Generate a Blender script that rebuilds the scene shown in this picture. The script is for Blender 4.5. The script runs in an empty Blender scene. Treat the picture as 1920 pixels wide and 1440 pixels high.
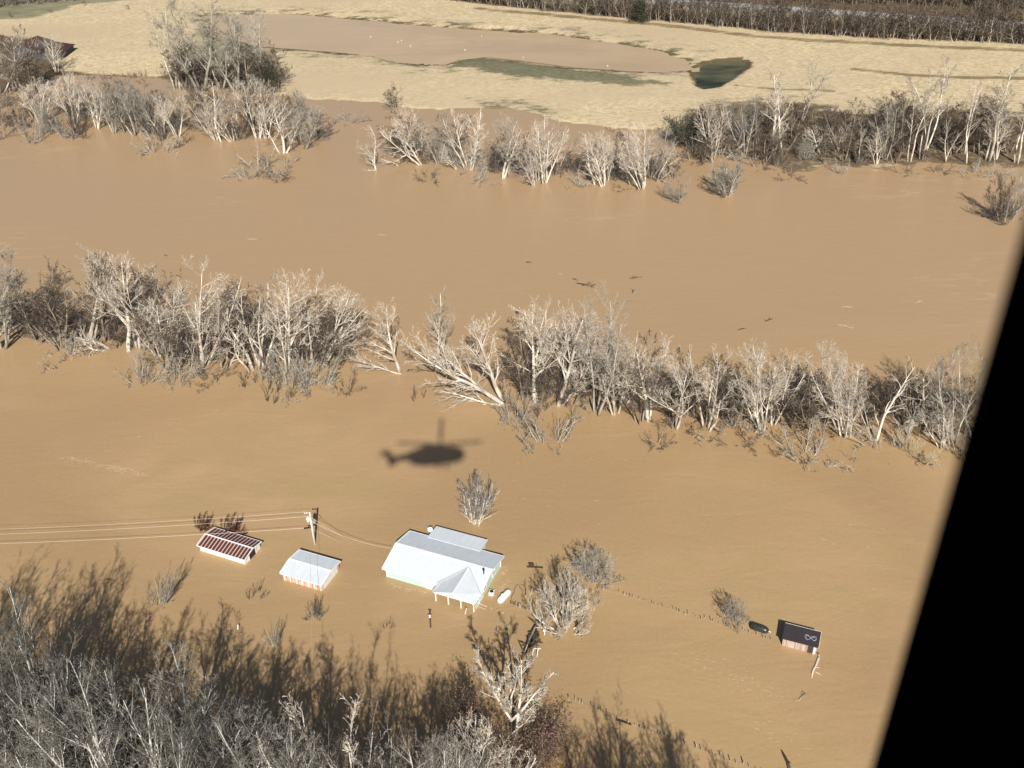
import bpy, bmesh, math, random
import numpy as np
from mathutils import Vector, Matrix, Euler

S = bpy.context.scene
COL = S.collection
# ------------------------------------------------------------------ camera
FPX, PITCH, ROLL, CAMH = 1900.0, 33.0, -1.0, 110.0
_th, _r = math.radians(PITCH), math.radians(ROLL)
F = Vector((0, math.cos(_th), -math.sin(_th)))
R0 = Vector((1, 0, 0)); U0 = R0.cross(F)
RX = R0*math.cos(_r) + U0*math.sin(_r)
UX = -R0*math.sin(_r) + U0*math.cos(_r)
CAM = Vector((0, 0, CAMH))
cam_d = bpy.data.cameras.new('camera'); cam = bpy.data.objects.new('camera', cam_d); COL.objects.link(cam)
cam.matrix_world = Matrix(((RX.x, UX.x, -F.x, 0), (RX.y, UX.y, -F.y, 0), (RX.z, UX.z, -F.z, CAMH), (0, 0, 0, 1)))
cam_d.sensor_width = 36; cam_d.lens = FPX/1920*36
cam_d.clip_start = 0.02; cam_d.clip_end = 12000
cam_d.dof.use_dof = True; cam_d.dof.focus_distance = 220; cam_d.dof.aperture_fstop = 3.2   # real phone-like aperture: only the door frame blurs
S.camera = cam

def ray(px, py):
    return F + RX*((px-960)/FPX) - UX*((py-720)/FPX)
def G(px, py, z=0.0):
    """point of the level z that lies under a line of sight"""
    d = ray(px, py); t = (z-CAMH)/d.z
    return CAM + d*t
def onY(px, py, Y):
    d = ray(px, py); return CAM + d*(Y/d.y)
def ppm(P):
    return FPX/((Vector(P)-CAM).dot(F))

# ------------------------------------------------------------------ light
SUN = ray(815, 848).normalized()                    # the helicopter's shadow gives the sun's direction
EL = math.asin(-SUN.z)
AZ = math.atan2(-SUN.x, -SUN.y)                     # from +Y, clockwise, towards the sun
w = bpy.data.worlds.new('World'); S.world = w; w.use_nodes = True
nt = w.node_tree; nt.nodes.clear()
sky = nt.nodes.new('ShaderNodeTexSky'); sky.sky_type = 'NISHITA'; sky.sun_disc = False
sky.sun_elevation = EL; sky.sun_rotation = AZ; sky.air_density = 1.0; sky.dust_density = 1.0
bg = nt.nodes.new('ShaderNodeBackground'); bg.inputs[1].default_value = 0.05
out = nt.nodes.new('ShaderNodeOutputWorld')
nt.links.new(sky.outputs[0], bg.inputs[0]); nt.links.new(bg.outputs[0], out.inputs[0])
sl = bpy.data.lights.new('sun', 'SUN'); sl.energy = 5.0; sl.angle = math.radians(0.53); sl.color = (1, 0.95, 0.86)
so = bpy.data.objects.new('sun', sl); COL.objects.link(so)
so.rotation_euler = SUN.to_track_quat('-Z', 'Y').to_euler(); so.location = (0, -50, 200)
S.view_settings.view_transform = 'Standard'; S.view_settings.look = 'None'
S.view_settings.exposure = 0.38; S.view_settings.gamma = 1
S.render.engine = 'CYCLES'
S.cycles.max_bounces = 4; S.cycles.diffuse_bounces = 2; S.cycles.glossy_bounces = 2

# ------------------------------------------------------------------ helpers
def tag(o, label=None, cat=None, group=None, kind=None):
    if label: o['label'] = label
    if cat: o['category'] = cat
    if group: o['group'] = group
    if kind: o['kind'] = kind
    return o
def empty(name, loc=(0, 0, 0), rz=0.0):
    o = bpy.data.objects.new(name, None); COL.objects.link(o); o.location = loc; o.rotation_euler = (0, 0, rz)
    o.empty_display_size = .5
    return o
def link(name, me, parent=None):
    o = bpy.data.objects.new(name, me); COL.objects.link(o)
    if parent: o.parent = parent
    return o

class MB:
    def __init__(s): s.v = []; s.f = []
    def add(s, vs, fs):
        n = len(s.v); s.v += [tuple(v) for v in vs]; s.f += [tuple(i+n for i in f) for f in fs]; return s
    def box(s, c, d, rz=0, M=None):
        x, y, z = d[0]/2, d[1]/2, d[2]/2
        vs = [Vector((sx*x, sy*y, sz*z)) for sz in (-1, 1) for sy in (-1, 1) for sx in (-1, 1)]
        m = Matrix.Rotation(rz, 3, 'Z') if M is None else M
        vs = [m @ v + Vector(c) for v in vs]
        return s.add(vs, [(0, 2, 3, 1), (4, 5, 7, 6), (0, 1, 5, 4), (2, 6, 7, 3), (0, 4, 6, 2), (1, 3, 7, 5)])
    def bar(s, a, b, wd, h):
        a = Vector(a); b = Vector(b); d = b-a; L = d.length; x = d/L
        y = Vector((0, 0, 1)).cross(x)
        if y.length < 1e-3: y = Vector((0, 1, 0))
        y.normalize(); z = x.cross(y)
        M = Matrix((x, y, z)).transposed()
        return s.box((a+b)/2, (L, wd, h), M=M)
    def tube(s, pts, rads, sides=6, cap=True):
        pts = [Vector(p) for p in pts]; n0 = len(s.v); k = len(pts)
        if not hasattr(rads, '__len__'): rads = [rads]*k
        for i, p in enumerate(pts):
            d = (pts[min(i+1, k-1)]-pts[max(i-1, 0)])
            d = d.normalized() if d.length > 1e-9 else Vector((0, 0, 1))
            a = d.cross(Vector((0.31, 0.87, 0.11))); a = a.normalized() if a.length > 1e-6 else Vector((1, 0, 0))
            b = d.cross(a)
            for j in range(sides):
                t = 2*math.pi*j/sides
                s.v.append(tuple(p + a*(math.cos(t)*rads[i]) + b*(math.sin(t)*rads[i])))
        for i in range(k-1):
            for j in range(sides):
                q = (j+1) % sides
                s.f.append((n0+i*sides+j, n0+i*sides+q, n0+(i+1)*sides+q, n0+(i+1)*sides+j))
        if cap:
            s.f.append(tuple(n0+j for j in reversed(range(sides)))); s.f.append(tuple(n0+(k-1)*sides+j for j in range(sides)))
        return s
    def prism(s, poly, z0, z1):
        n = len(poly)
        vs = [(x, y, z0) for x, y in poly]+[(x, y, z1) for x, y in poly]
        fs = [tuple(reversed(range(n))), tuple(range(n, 2*n))]+[(i, (i+1) % n, n+(i+1) % n, n+i) for i in range(n)]
        return s.add(vs, fs)
    def slab(s, quad, th):
        """sheet with thickness: top corners given, extruded down by th along its normal"""
        q = [Vector(p) for p in quad]; n = (q[1]-q[0]).cross(q[2]-q[0]).normalized()
        if n.z < 0: q.reverse(); n = -n
        k = len(q); lo = [p-n*th for p in q]
        return s.add(q+lo, [tuple(range(k)), tuple(reversed(range(k, 2*k)))]+[(i, k+i, k+(i+1) % k, (i+1) % k) for i in range(k)])
    def mesh(s, name, mat, smooth=False):
        me = bpy.data.meshes.new(name); me.from_pydata(s.v, [], s.f)
        if mat: me.materials.append(mat)
        if smooth: me.polygons.foreach_set('use_smooth', [True]*len(me.polygons))
        me.update(); return me
    def build(s, name, mat, parent=None, smooth=False):
        return link(name, s.mesh(name, mat, smooth), parent)

# ------------------------------------------------------------------ materials
def newmat(name):
    m = bpy.data.materials.new(name); m.use_nodes = True
    return m, m.node_tree, m.node_tree.nodes['Principled BSDF']
def node(t, typ, **kw):
    n = t.nodes.new(typ)
    for k, v in kw.items(): setattr(n, k, v)
    return n
def noise(t, vec, scale, detail=3, rough=.55, dist=0):
    n = node(t, 'ShaderNodeTexNoise'); n.inputs['Scale'].default_value = scale; n.inputs['Detail'].default_value = detail
    n.inputs['Roughness'].default_value = rough; n.inputs['Distortion'].default_value = dist
    if vec: t.links.new(vec, n.inputs['Vector'])
    return n.outputs[0]
def ramp(t, fac, a, b, ca=(0, 0, 0, 1), cb=(1, 1, 1, 1)):
    n = node(t, 'ShaderNodeValToRGB'); e = n.color_ramp.elements
    e[0].position = a; e[1].position = b; e[0].color = ca; e[1].color = cb
    t.links.new(fac, n.inputs[0]); return n.outputs[0]
def mix(t, fac, a, b, blend='MIX'):
    n = node(t, 'ShaderNodeMix', data_type='RGBA', blend_type=blend)
    for sock, v in ((n.inputs[0], fac), (n.inputs[6], a), (n.inputs[7], b)):
        if isinstance(v, (int, float)): sock.default_value = v
        elif isinstance(v, tuple): sock.default_value = v if len(v) == 4 else v+(1,)
        else: t.links.new(v, sock)
    return n.outputs[2]
def mapping(t, scale=(1, 1, 1), rot=(0, 0, 0), coord='Object', loc=(0, 0, 0)):
    tc = node(t, 'ShaderNodeTexCoord'); m = node(t, 'ShaderNodeMapping')
    m.inputs['Scale'].default_value = scale; m.inputs['Rotation'].default_value = rot; m.inputs['Location'].default_value = loc
    t.links.new(tc.outputs[coord], m.inputs[0]); return m.outputs[0]
def bump(t, h, strength, dist, bsdf):
    b = node(t, 'ShaderNodeBump'); b.inputs['Strength'].default_value = strength; b.inputs['Distance'].default_value = dist
    t.links.new(h, b.inputs['Height']); t.links.new(b.outputs[0], bsdf.inputs['Normal'])
def simple(name, c, rough=.6, var=.25, scale=3, metal=0.0, c2=None, stretch=(1, 1, 1), bmp=0):
    m, t, b = newmat(name); v = mapping(t, stretch)
    n = noise(t, v, scale, 5)
    c2 = c2 or tuple(x*(1-var) for x in c)
    t.links.new(ramp(t, n, .35, .68, c2+(1,), c+(1,)), b.inputs['Base Color'])
    b.inputs['Roughness'].default_value = rough; b.inputs['Metallic'].default_value = metal
    if bmp: bump(t, n, .4, bmp, b)
    return m
def bark(name, c, c2, rnd=.25, scale=1.2):
    m, t, b = newmat(name); v = mapping(t, (1, 1, .35))
    n = noise(t, v, scale, 4)
    base = ramp(t, n, .38, .62, c2+(1,), c+(1,))
    oi = node(t, 'ShaderNodeObjectInfo')
    mr = node(t, 'ShaderNodeMapRange'); mr.inputs[3].default_value = 1-rnd; mr.inputs[4].default_value = 1+rnd*.4
    t.links.new(oi.outputs['Random'], mr.inputs[0])
    mm = node(t, 'ShaderNodeVectorMath', operation='SCALE'); t.links.new(base, mm.inputs[0]); t.links.new(mr.outputs[0], mm.inputs['Scale'])
    t.links.new(mm.outputs[0], b.inputs['Base Color']); b.inputs['Roughness'].default_value = .85
    b.inputs['Specular IOR Level'].default_value = .25
    return m

M = {}
M['bark_pale'] = bark('pale_bark', (.78, .72, .62), (.42, .36, .29))
M['twig_pale'] = bark('pale_twigs', (.66, .59, .50), (.42, .36, .29))
M['bark_grey'] = bark('grey_bark', (.50, .48, .42), (.28, .25, .21))
M['twig_grey'] = bark('grey_twigs', (.38, .35, .30), (.25, .22, .18))
M['bark_brown'] = bark('brown_bark', (.36, .30, .24), (.18, .14, .11))
M['twig_brown'] = bark('brown_twigs', (.13, .10, .078), (.07, .053, .042))
M['bark_forest'] = bark('forest_bark', (.50, .48, .42), (.17, .155, .13))
M['bark_near'] = bark('near_bark', (.66, .64, .58), (.36, .34, .30))
M['twig_near'] = bark('near_twigs', (.23, .215, .185), (.12, .112, .095))
M['twig_forest'] = bark('forest_twigs', (.085, .075, .062), (.05, .044, .037))
M['twig_maroon'] = bark('maroon_twigs', (.14, .05, .045), (.07, .03, .03))
M['leaf_brown'] = bark('dead_leaves', (.27, .17, .12), (.12, .075, .052), scale=3)
M['leaf_green'] = bark('evergreen_leaves', (.10, .105, .07), (.05, .055, .035), scale=3)
M['white_paint'] = simple('white_paint', (.80, .80, .77), .45, .1)
M['white_steel'] = simple('white_steel', (.82, .83, .84), .3, .06)
M['mint'] = simple('mint_siding', (.50, .69, .65), .55, .08)
M['glass'] = simple('window_glass', (.05, .06, .07), .08, .2)
M['dark'] = simple('dark_rubber', (.02, .02, .022), .6, .3)
M['galv'] = simple('dark_tank_steel', (.055, .065, .06), .28, .4, metal=.3)
M['wood_grey'] = simple('weathered_wood', (.42, .36, .28), .85, .5, 4, stretch=(1, 1, 4))
M['wood_pale'] = simple('bleached_wood', (.66, .58, .46), .85, .35, 4)
M['wood_post'] = simple('post_wood', (.46, .39, .30), .85, .5, 2)
M['wood_dark'] = simple('wet_dark_wood', (.07, .05, .038), .6, .4, 4)
M['pole'] = simple('pole_wood', (.66, .62, .55), .8, .2, 3)
M['wire'] = simple('aluminium_wire', (.50, .43, .34), .4, .1)
M['concrete'] = simple('concrete', (.5, .47, .42), .9, .2)

M['galv_light'] = simple('grey_flashing', (.45, .46, .48), .5, .15)
def metal_roof(name, c, rib, rough=.35, dark=None, width=.35, pitch=2.2):
    """standing-seam sheet metal; ribs run down the slope (object Y)"""
    m, t, b = newmat(name)
    v = mapping(t, (1, 1, 1)); sep = node(t, 'ShaderNodeSeparateXYZ'); t.links.new(v, sep.inputs[0])
    mu = node(t, 'ShaderNodeMath', operation='MULTIPLY'); mu.inputs[1].default_value = pitch; t.links.new(sep.outputs[0], mu.inputs[0])
    fr = node(t, 'ShaderNodeMath', operation='FRACT'); t.links.new(mu.outputs[0], fr.inputs[0])
    line = ramp(t, fr.outputs[0], width, width+.04, (1, 1, 1, 1), (0, 0, 0, 1))
    n = noise(t, mapping(t, (1.2, .25, 1)), 1.5, 4)
    base = ramp(t, n, .3, .7, tuple(x*.88 for x in c)+(1,), c+(1,))
    t.links.new(mix(t, line, base, rib), b.inputs['Base Color'])
    b.inputs['Roughness'].default_value = rough
    bump(t, line, .15, .03, b)
    return m
M['roof_white'] = metal_roof('white_metal_roof', (.62, .665, .72), (.59, .635, .69), .3, width=.05)
M['roof_porch'] = simple('white_porch_roof', (.605, .645, .69), .4, .08, 1)
M['roof_red'] = metal_roof('rusty_red_metal_roof', (.085, .03, .025), (.55, .38, .33), .6, width=.26, pitch=1.55)
M['roof_dark'] = metal_roof('dark_metal_roof', (.045, .036, .04), (.035, .03, .033), .5, width=.1)
M['roof_barn'] = metal_roof('rust_red_barn_roof', (.09, .042, .036), (.14, .065, .055), .7, width=.3, pitch=1.)

# red board siding with white battens
def boards(name, c1, c2, scale):
    m, t, b = newmat(name)
    tc = node(t, 'ShaderNodeTexCoord'); sep = node(t, 'ShaderNodeSeparateXYZ'); t.links.new(tc.outputs['Object'], sep.inputs[0])
    ad = node(t, 'ShaderNodeMath', operation='ADD'); t.links.new(sep.outputs[0], ad.inputs[0]); t.links.new(sep.outputs[1], ad.inputs[1])
    n = noise(t, mapping(t, (scale, scale, .3)), 1.0, 5, .7)
    t.links.new(ramp(t, n, .38, .60, c1+(1,), c2+(1,)), b.inputs['Base Color']); b.inputs['Roughness'].default_value = .8
    return m
M['red_boards'] = boards('peeling_red_boards', (.42, .13, .08), (.72, .58, .48), 3.2)
M['brick_wall'] = boards('patchy_brick', (.26, .16, .12), (.52, .43, .37), 5.)

# ------------------------------------------------------------------ terrain
def P2(lst): return np.array([[*G(x, y)[:2]] for x, y in lst])
shore = [(-60, 190), (0, 175), (60, 166), (108, 142), (180, 142), (290, 146), (400, 162), (470, 176), (540, 182), (600, 188), (650, 191), (700, 192),
         (770, 205), (850, 206), (915, 203), (955, 204), (990, 212), (1045, 228), (1130, 238), (1200, 244), (1262, 250), (1292, 285), (1360, 296),
         (1430, 303), (1480, 326), (1515, 321), (1562, 311), (1620, 313), (1662, 319), (1720, 306), (1800, 309), (1920, 318), (2000, 322)]
SH = P2(shore)
bank = np.vstack([[-4000, SH[0, 1]+20], [-400, SH[0, 1]+5], SH, [500, SH[-1, 1]-5], [4000, SH[-1, 1]-20], [4000, 6000], [-4000, 6000]])
hollow = P2([(395, 30), (450, 31), (500, 30), (560, 30), (640, 37), (720, 44), (800, 52), (900, 59), (1000, 64), (1100, 77), (1200, 93), (1250, 104), (1283, 119), (1281, 132),
             (1240, 135), (1150, 131), (1060, 125), (960, 112), (905, 107), (858, 112), (835, 120), (800, 121), (740, 115), (700, 105), (640, 98), (560, 92), (500, 88), (420, 70)])
swale = P2([(850, 116), (900, 108), (980, 117), (1060, 130), (1150, 143), (1232, 157), (1240, 163), (1150, 161), (1050, 153), (960, 149), (905, 136), (860, 126)])
pond = P2([(1303, 133), (1322, 122), (1350, 116), (1385, 114), (1400, 120), (1398, 131), (1370, 150), (1345, 165), (1322, 169), (1308, 164), (1303, 148)])
near = np.array([[*G(x, y)[:2]] for x, y in [(-500, 1180), (-100, 1190), (0, 1215), (120, 1255), (260, 1300), (400, 1345), (520, 1390), (600, 1440), (640, 1560), (650, 1700)]])
near = np.vstack([[-4000, near[0, 1]], near, [near[-1, 0], -4000], [-4000, -4000]])
scrub = P2([(-60, 60), (60, 75), (125, 134), (290, 144), (350, 132), (430, 122), (515, 128), (530, 175), (400, 190), (0, 200), (-60, 200)])
rbank = P2([(1262, 250), (1280, 205), (1330, 190), (1480, 185), (1600, 215), (1700, 205), (1960, 215), (2000, 330), (1480, 335), (1290, 290)])
farw = P2([(820, -40), (840, 5), (975, 20), (1175, 40), (1285, 48), (1450, 65), (1615, 75), (1850, 84), (2050, 96), (2300, -70), (1500, -110), (900, -90)])
tl = P2([(-80, 52), (0, 42), (70, 38), (95, 30), (150, 14), (260, 4), (420, -8), (420, -60), (-80, -60)])

def sdf(px, py, poly):
    """signed distance (positive inside) from points to a polygon"""
    d2 = np.full(px.shape, 1e18); inside = np.zeros(px.shape, bool); n = len(poly)
    for i in range(n):
        ax, ay = poly[i]; bx, by = poly[(i+1) % n]
        ex, ey = bx-ax, by-ay; L = ex*ex+ey*ey+1e-12
        t = np.clip(((px-ax)*ex+(py-ay)*ey)/L, 0, 1)
        d2 = np.minimum(d2, (px-ax-t*ex)**2+(py-ay-t*ey)**2)
        if ay != by:
            c = (ay > py) != (by > py)
            inside ^= c & (px < ex*(py-ay)/ey+ax)
    d = np.sqrt(d2); return np.where(inside, d, -d)
def sm(x, a, b):
    t = np.clip((x-a)/(b-a), 0, 1); return t*t*(3-2*t)
def wob(x, y, s, seed):
    r = np.random.RandomState(seed); o = np.zeros_like(x)
    for k in range(7):
        a = r.uniform(0, 2*math.pi); f = r.uniform(.6, 1.8)/s; p = r.uniform(0, 7)
        o += np.sin((x*math.cos(a)+y*math.sin(a))*f*2*math.pi+p)
    return o/7
def land_h(x, y):
    x = np.asarray(x, float); y = np.asarray(y, float)
    d = sdf(x, y, bank) + wob(x, y, 9, 1)*2.0 + wob(x, y, 3, 2)*.7
    dn = sdf(x, y, near) + wob(x, y, 8, 3)*2
    h = -1.6 + 1.6*sm(d, -5, 0) + .3*sm(d, 0, 2.5) + .65*sm(d, 0, 32)
    hn = -1.6 + 1.6*sm(dn, -4, 0) + 3.5*sm(dn, 0, 40)
    h = np.maximum(h, hn)
    h = h + .15*wob(x, y, 30, 4)*sm(h, .4, .95)
    dh = sdf(x, y, hollow) + wob(x, y, 14, 5)*3.0 + wob(x, y, 4, 6)*2.0
    h = h - sm(dh, -9, 3)*1.25*(h > 0)
    dp = sdf(x, y, pond) + wob(x, y, 5, 7)*.5
    h = h - sm(dp, -1.5, 1.0)*1.3
    return h
def axis(a0, a1, st, lo, hi):
    a = list(np.arange(a0, a1+.01, st)); k = st; v = a[-1]
    while v < hi: k *= 1.25; v += k; a.append(v)
    k = st; v = a[0]; pre = []
    while v > lo: k *= 1.25; v -= k; pre.append(v)
    return np.array(pre[::-1]+a)
def grid_mesh(name, xs, ys, hf):
    X, Y = np.meshgrid(xs, ys); X = X.ravel(); Y = Y.ravel(); Z = hf(X, Y)
    co = np.column_stack([X, Y, Z]); nx, ny = len(xs), len(ys)
    i = np.arange(nx*ny).reshape(ny, nx)
    q = np.column_stack([i[:-1, :-1].ravel(), i[:-1, 1:].ravel(), i[1:, 1:].ravel(), i[1:, :-1].ravel()])
    me = bpy.data.meshes.new(name)
    me.vertices.add(len(co)); me.vertices.foreach_set('co', co.ravel())
    me.loops.add(q.size); me.loops.foreach_set('vertex_index', q.ravel())
    me.polygons.add(len(q)); me.polygons.foreach_set('loop_start', np.arange(0, q.size, 4)); me.polygons.foreach_set('use_smooth', np.ones(len(q), bool))
    me.update(); me.validate()
    return me, X, Y, Z
gx = axis(-300, 330, 1.7, -5000, 5000); gy = axis(60, 620, 1.7, -3500, 6500)
gm, X, Y, Z = grid_mesh('ground', gx, gy, land_h)
z1 = np.zeros((len(X), 4), np.float32); z2 = np.zeros((len(X), 4), np.float32)
z1[:, 0] = np.maximum.reduce([sm(sdf(X, Y, swale), -8, 7), .42*sm(sdf(X, Y, hollow), -26, -2), .5*sm(sdf(X, Y, rbank), -10, 9), .5*sm(sdf(X, Y, P2([(880, 190), (960, 182), (1040, 200), (1060, 226), (990, 222), (900, 206)])), -6, 5)])      # wet green swale
z1[:, 1] = sm(sdf(X, Y, hollow), -11, 2)*.9 + sm(sdf(X, Y, pond), -4, 0)                      # dark wet margins
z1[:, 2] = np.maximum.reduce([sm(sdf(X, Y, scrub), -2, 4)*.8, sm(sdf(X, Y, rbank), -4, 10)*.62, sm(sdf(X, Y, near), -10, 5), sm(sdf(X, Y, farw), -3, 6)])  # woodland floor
z1[:, 3] = 1
z2[:, 0] = np.maximum(sm(sdf(X, Y, tl), -5, 8), .8*sm(sdf(X, Y, P2([(330, 90), (480, 70), (525, 100), (525, 165), (340, 150)])), -6, 8))   # green pasture
trk = np.zeros(len(X))
def nearline(pts, wd):
    d = np.full(len(X), 1e9)
    for a, b in zip(pts[:-1], pts[1:]):
        ex, ey = b-a; L = ex*ex+ey*ey; t = np.clip(((X-a[0])*ex+(Y-a[1])*ey)/L, 0, 1)
        d = np.minimum(d, np.hypot(X-a[0]-t*ex, Y-a[1]-t*ey))
    return 1-sm(d, wd*.4, wd)
for pts, wd in (([(900, 20), (1180, 46), (1280, 55), (1400, 70), (1520, 80), (1750, 92), (1960, 100)], 4.5),
                ([(1600, 134), (1700, 145), (1800, 150), (1960, 152)], 3.5), ([(1380, 165), (1460, 172), (1560, 176)], 2.2)):
    trk = np.maximum(trk, nearline(P2(pts), wd))
z2[:, 1] = trk; z2[:, 2] = 0; z2[:, 3] = 1
for nm, z in (('zone_a', z1), ('zone_b', z2)):
    a = gm.color_attributes.new(nm, 'FLOAT_COLOR', 'POINT'); a.data.foreach_set('color', np.clip(z, 0, 1).ravel())

def ground_mat():
    m, t, b = newmat('ground_grass_and_mud')
    v = mapping(t); fine = noise(t, mapping(t, (.7, 1, 1)), .75, 6, .8); mid = noise(t, mapping(t, (.5, 1, 1)), .16, 6, .75); big = noise(t, mapping(t, (.4, 1, 1)), .018, 3)
    gold = ramp(t, fine, .36, .60, (.37, .28, .16, 1), (.65, .54, .355, 1))
    gold = mix(t, ramp(t, mid, .50, .72), gold, (.45, .385, .245))
    gold = mix(t, ramp(t, big, .45, .7), gold, (.48, .38, .25), 'MIX')
    green = ramp(t, fine, .35, .65, (.105, .10, .06, 1), (.23, .215, .13, 1))
    mud = ramp(t, fine, .3, .7, (.06, .05, .025, 1), (.15, .115, .06, 1))
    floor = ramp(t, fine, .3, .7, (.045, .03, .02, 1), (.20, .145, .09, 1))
    past = ramp(t, mid, .35, .65, (.15, .148, .095, 1), (.30, .265, .17, 1))
    za = node(t, 'ShaderNodeVertexColor', layer_name='zone_a'); zb = node(t, 'ShaderNodeVertexColor', layer_name='zone_b')
    sa = node(t, 'ShaderNodeSeparateColor'); sb = node(t, 'ShaderNodeSeparateColor'); t.links.new(za.outputs[0], sa.inputs[0]); t.links.new(zb.outputs[0], sb.inputs[0])
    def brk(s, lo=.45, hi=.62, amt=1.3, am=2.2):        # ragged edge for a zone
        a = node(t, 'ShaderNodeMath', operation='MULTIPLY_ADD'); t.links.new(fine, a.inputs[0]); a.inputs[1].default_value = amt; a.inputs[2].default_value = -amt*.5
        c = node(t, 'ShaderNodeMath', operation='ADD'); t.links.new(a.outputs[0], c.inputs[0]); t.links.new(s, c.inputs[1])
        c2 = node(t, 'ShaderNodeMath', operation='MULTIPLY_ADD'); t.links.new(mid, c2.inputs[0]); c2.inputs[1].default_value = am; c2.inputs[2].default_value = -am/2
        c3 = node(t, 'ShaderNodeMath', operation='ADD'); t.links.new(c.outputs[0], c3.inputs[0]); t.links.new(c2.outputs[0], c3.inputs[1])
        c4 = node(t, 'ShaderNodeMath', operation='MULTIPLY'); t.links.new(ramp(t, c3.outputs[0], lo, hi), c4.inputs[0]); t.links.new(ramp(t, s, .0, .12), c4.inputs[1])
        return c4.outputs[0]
    c = mix(t, brk(sb.outputs[0], .4, .7), gold, past)
    c = mix(t, brk(sa.outputs[0], .35, .62), c, green)
    c = mix(t, brk(sa.outputs[1], .45, .75), c, mud)
    c = mix(t, brk(sb.outputs[1], .55, 1.0), c, (.22, .17, .09))
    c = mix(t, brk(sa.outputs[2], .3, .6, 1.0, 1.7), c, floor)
    geo = node(t, 'ShaderNodeNewGeometry'); sp = node(t, 'ShaderNodeSeparateXYZ'); t.links.new(geo.outputs['Position'], sp.inputs[0])
    wet = ramp(t, sp.outputs[2], .0, .22, (1, 1, 1, 1), (0, 0, 0, 1))
    wet2 = node(t, 'ShaderNodeMapRange'); wet2.inputs[1].default_value = .0; wet2.inputs[2].default_value = .12; wet2.inputs[3].default_value = 1; wet2.inputs[4].default_value = 0
    t.links.new(sp.outputs[2], wet2.inputs[0])
    c = mix(t, wet2.outputs[0], c, (.24, .165, .09))
    t.links.new(c, b.inputs['Base Color']); b.inputs['Roughness'].default_value = .95; b.inputs['Specular IOR Level'].default_value = .15
    bump(t, fine, .6, .25, b)
    return m
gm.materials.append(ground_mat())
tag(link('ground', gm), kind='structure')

def water_mat(name, c1, c2, foam=True, rough=.22):
    m, t, b = newmat(name); v = mapping(t)
    big = noise(t, mapping(t, (.35, 1, 1), (0, 0, .12)), .022, 5, .6, 1.5)
    col = ramp(t, big, .32, .68, c1+(1,), c2+(1,))
    pat = noise(t, mapping(t, (.5, 1, 1), (0, 0, -.25), loc=(40, 7, 0)), .05, 5, .6, 2.2)
    col = mix(t, ramp(t, pat, .40, .60), col, (c1[0]*.99, c1[1]*1.035, c1[2]*.97), 'MIX')
    pt2 = noise(t, mapping(t, (.6, 1, 1), (0, 0, .3), loc=(-11, 90, 0)), .018, 4, .55, 1.2)
    col = mix(t, ramp(t, pt2, .42, .62, (0, 0, 0, 1), (.9, .9, .9, 1)), col, (c1[0]*.90, c1[1]*.90, c1[2]*.88), 'MIX')
    if foam:     # distance haze and sky reflection mixed into the far water as pinker colour
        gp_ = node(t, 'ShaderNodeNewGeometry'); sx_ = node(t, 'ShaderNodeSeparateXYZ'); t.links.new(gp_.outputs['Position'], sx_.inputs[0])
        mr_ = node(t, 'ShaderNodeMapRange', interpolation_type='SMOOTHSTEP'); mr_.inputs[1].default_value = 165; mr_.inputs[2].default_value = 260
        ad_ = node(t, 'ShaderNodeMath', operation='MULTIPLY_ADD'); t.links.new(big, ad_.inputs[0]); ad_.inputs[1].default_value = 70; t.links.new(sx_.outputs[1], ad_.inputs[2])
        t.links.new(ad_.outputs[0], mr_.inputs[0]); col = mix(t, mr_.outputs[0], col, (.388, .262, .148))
    grain = noise(t, v, 1.9, 3, .8)
    col = mix(t, .05, col, mix(t, ramp(t, grain, .42, .58), (.24, .16, .08), (.60, .44, .25)))
    if foam:
        fl = noise(t, mapping(t, (.22, 1, 1), (0, 0, -.45)), .30, 6, .75, 1.2)
        ms = noise(t, mapping(t, (1, 1, 1), loc=(13, 4, 0)), .011, 2, .5, .5)
        mm = node(t, 'ShaderNodeMath', operation='MULTIPLY'); t.links.new(ramp(t, fl, .54, .68), mm.inputs[0]); t.links.new(ramp(t, ms, .54, .66), mm.inputs[1])
        m2 = node(t, 'ShaderNodeMath', operation='MULTIPLY'); t.links.new(mm.outputs[0], m2.inputs[0]); m2.inputs[1].default_value = .35
        col = mix(t, m2.outputs[0], col, (.60, .46, .28))
    t.links.new(col, b.inputs['Base Color'])
    b.inputs['Roughness'].default_value = rough; b.inputs['IOR'].default_value = 1.33
    w1 = noise(t, mapping(t, (.6, 1, 1), (0, 0, .2)), 1.1, 4, .65)
    w2 = noise(t, mapping(t, (.35, 1, 1), (0, 0, -.15)), .22, 5, .6, 1.5)
    ws = node(t, 'ShaderNodeMath', operation='MULTIPLY_ADD'); t.links.new(w2, ws.inputs[0]); ws.inputs[1].default_value = 2.5; t.links.new(w1, ws.inputs[2])
    bump(t, ws.outputs[0], .25, .12, b)
    return m
wx = np.linspace(-5000, 5000, 21); wy = np.linspace(-3500, 6500, 21)
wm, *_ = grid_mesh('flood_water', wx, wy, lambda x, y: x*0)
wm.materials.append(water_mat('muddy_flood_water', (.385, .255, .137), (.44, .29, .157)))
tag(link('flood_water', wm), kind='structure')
def poly_sheet(name, poly, z, mat, grow=0):
    c = poly.mean(0); bm = bmesh.new()
    vs = [bm.verts.new((x+(x-c[0])*grow, y+(y-c[1])*grow, z)) for x, y in poly]; f = bm.faces.new(vs)
    if f.normal.z < 0: f.normal_flip()
    bmesh.ops.triangulate(bm, faces=[f])
    me = bpy.data.meshes.new(name); bm.to_mesh(me); bm.free(); me.materials.append(mat)
    for p in me.polygons:
        pass
    return tag(link(name, me), kind='structure')
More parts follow.
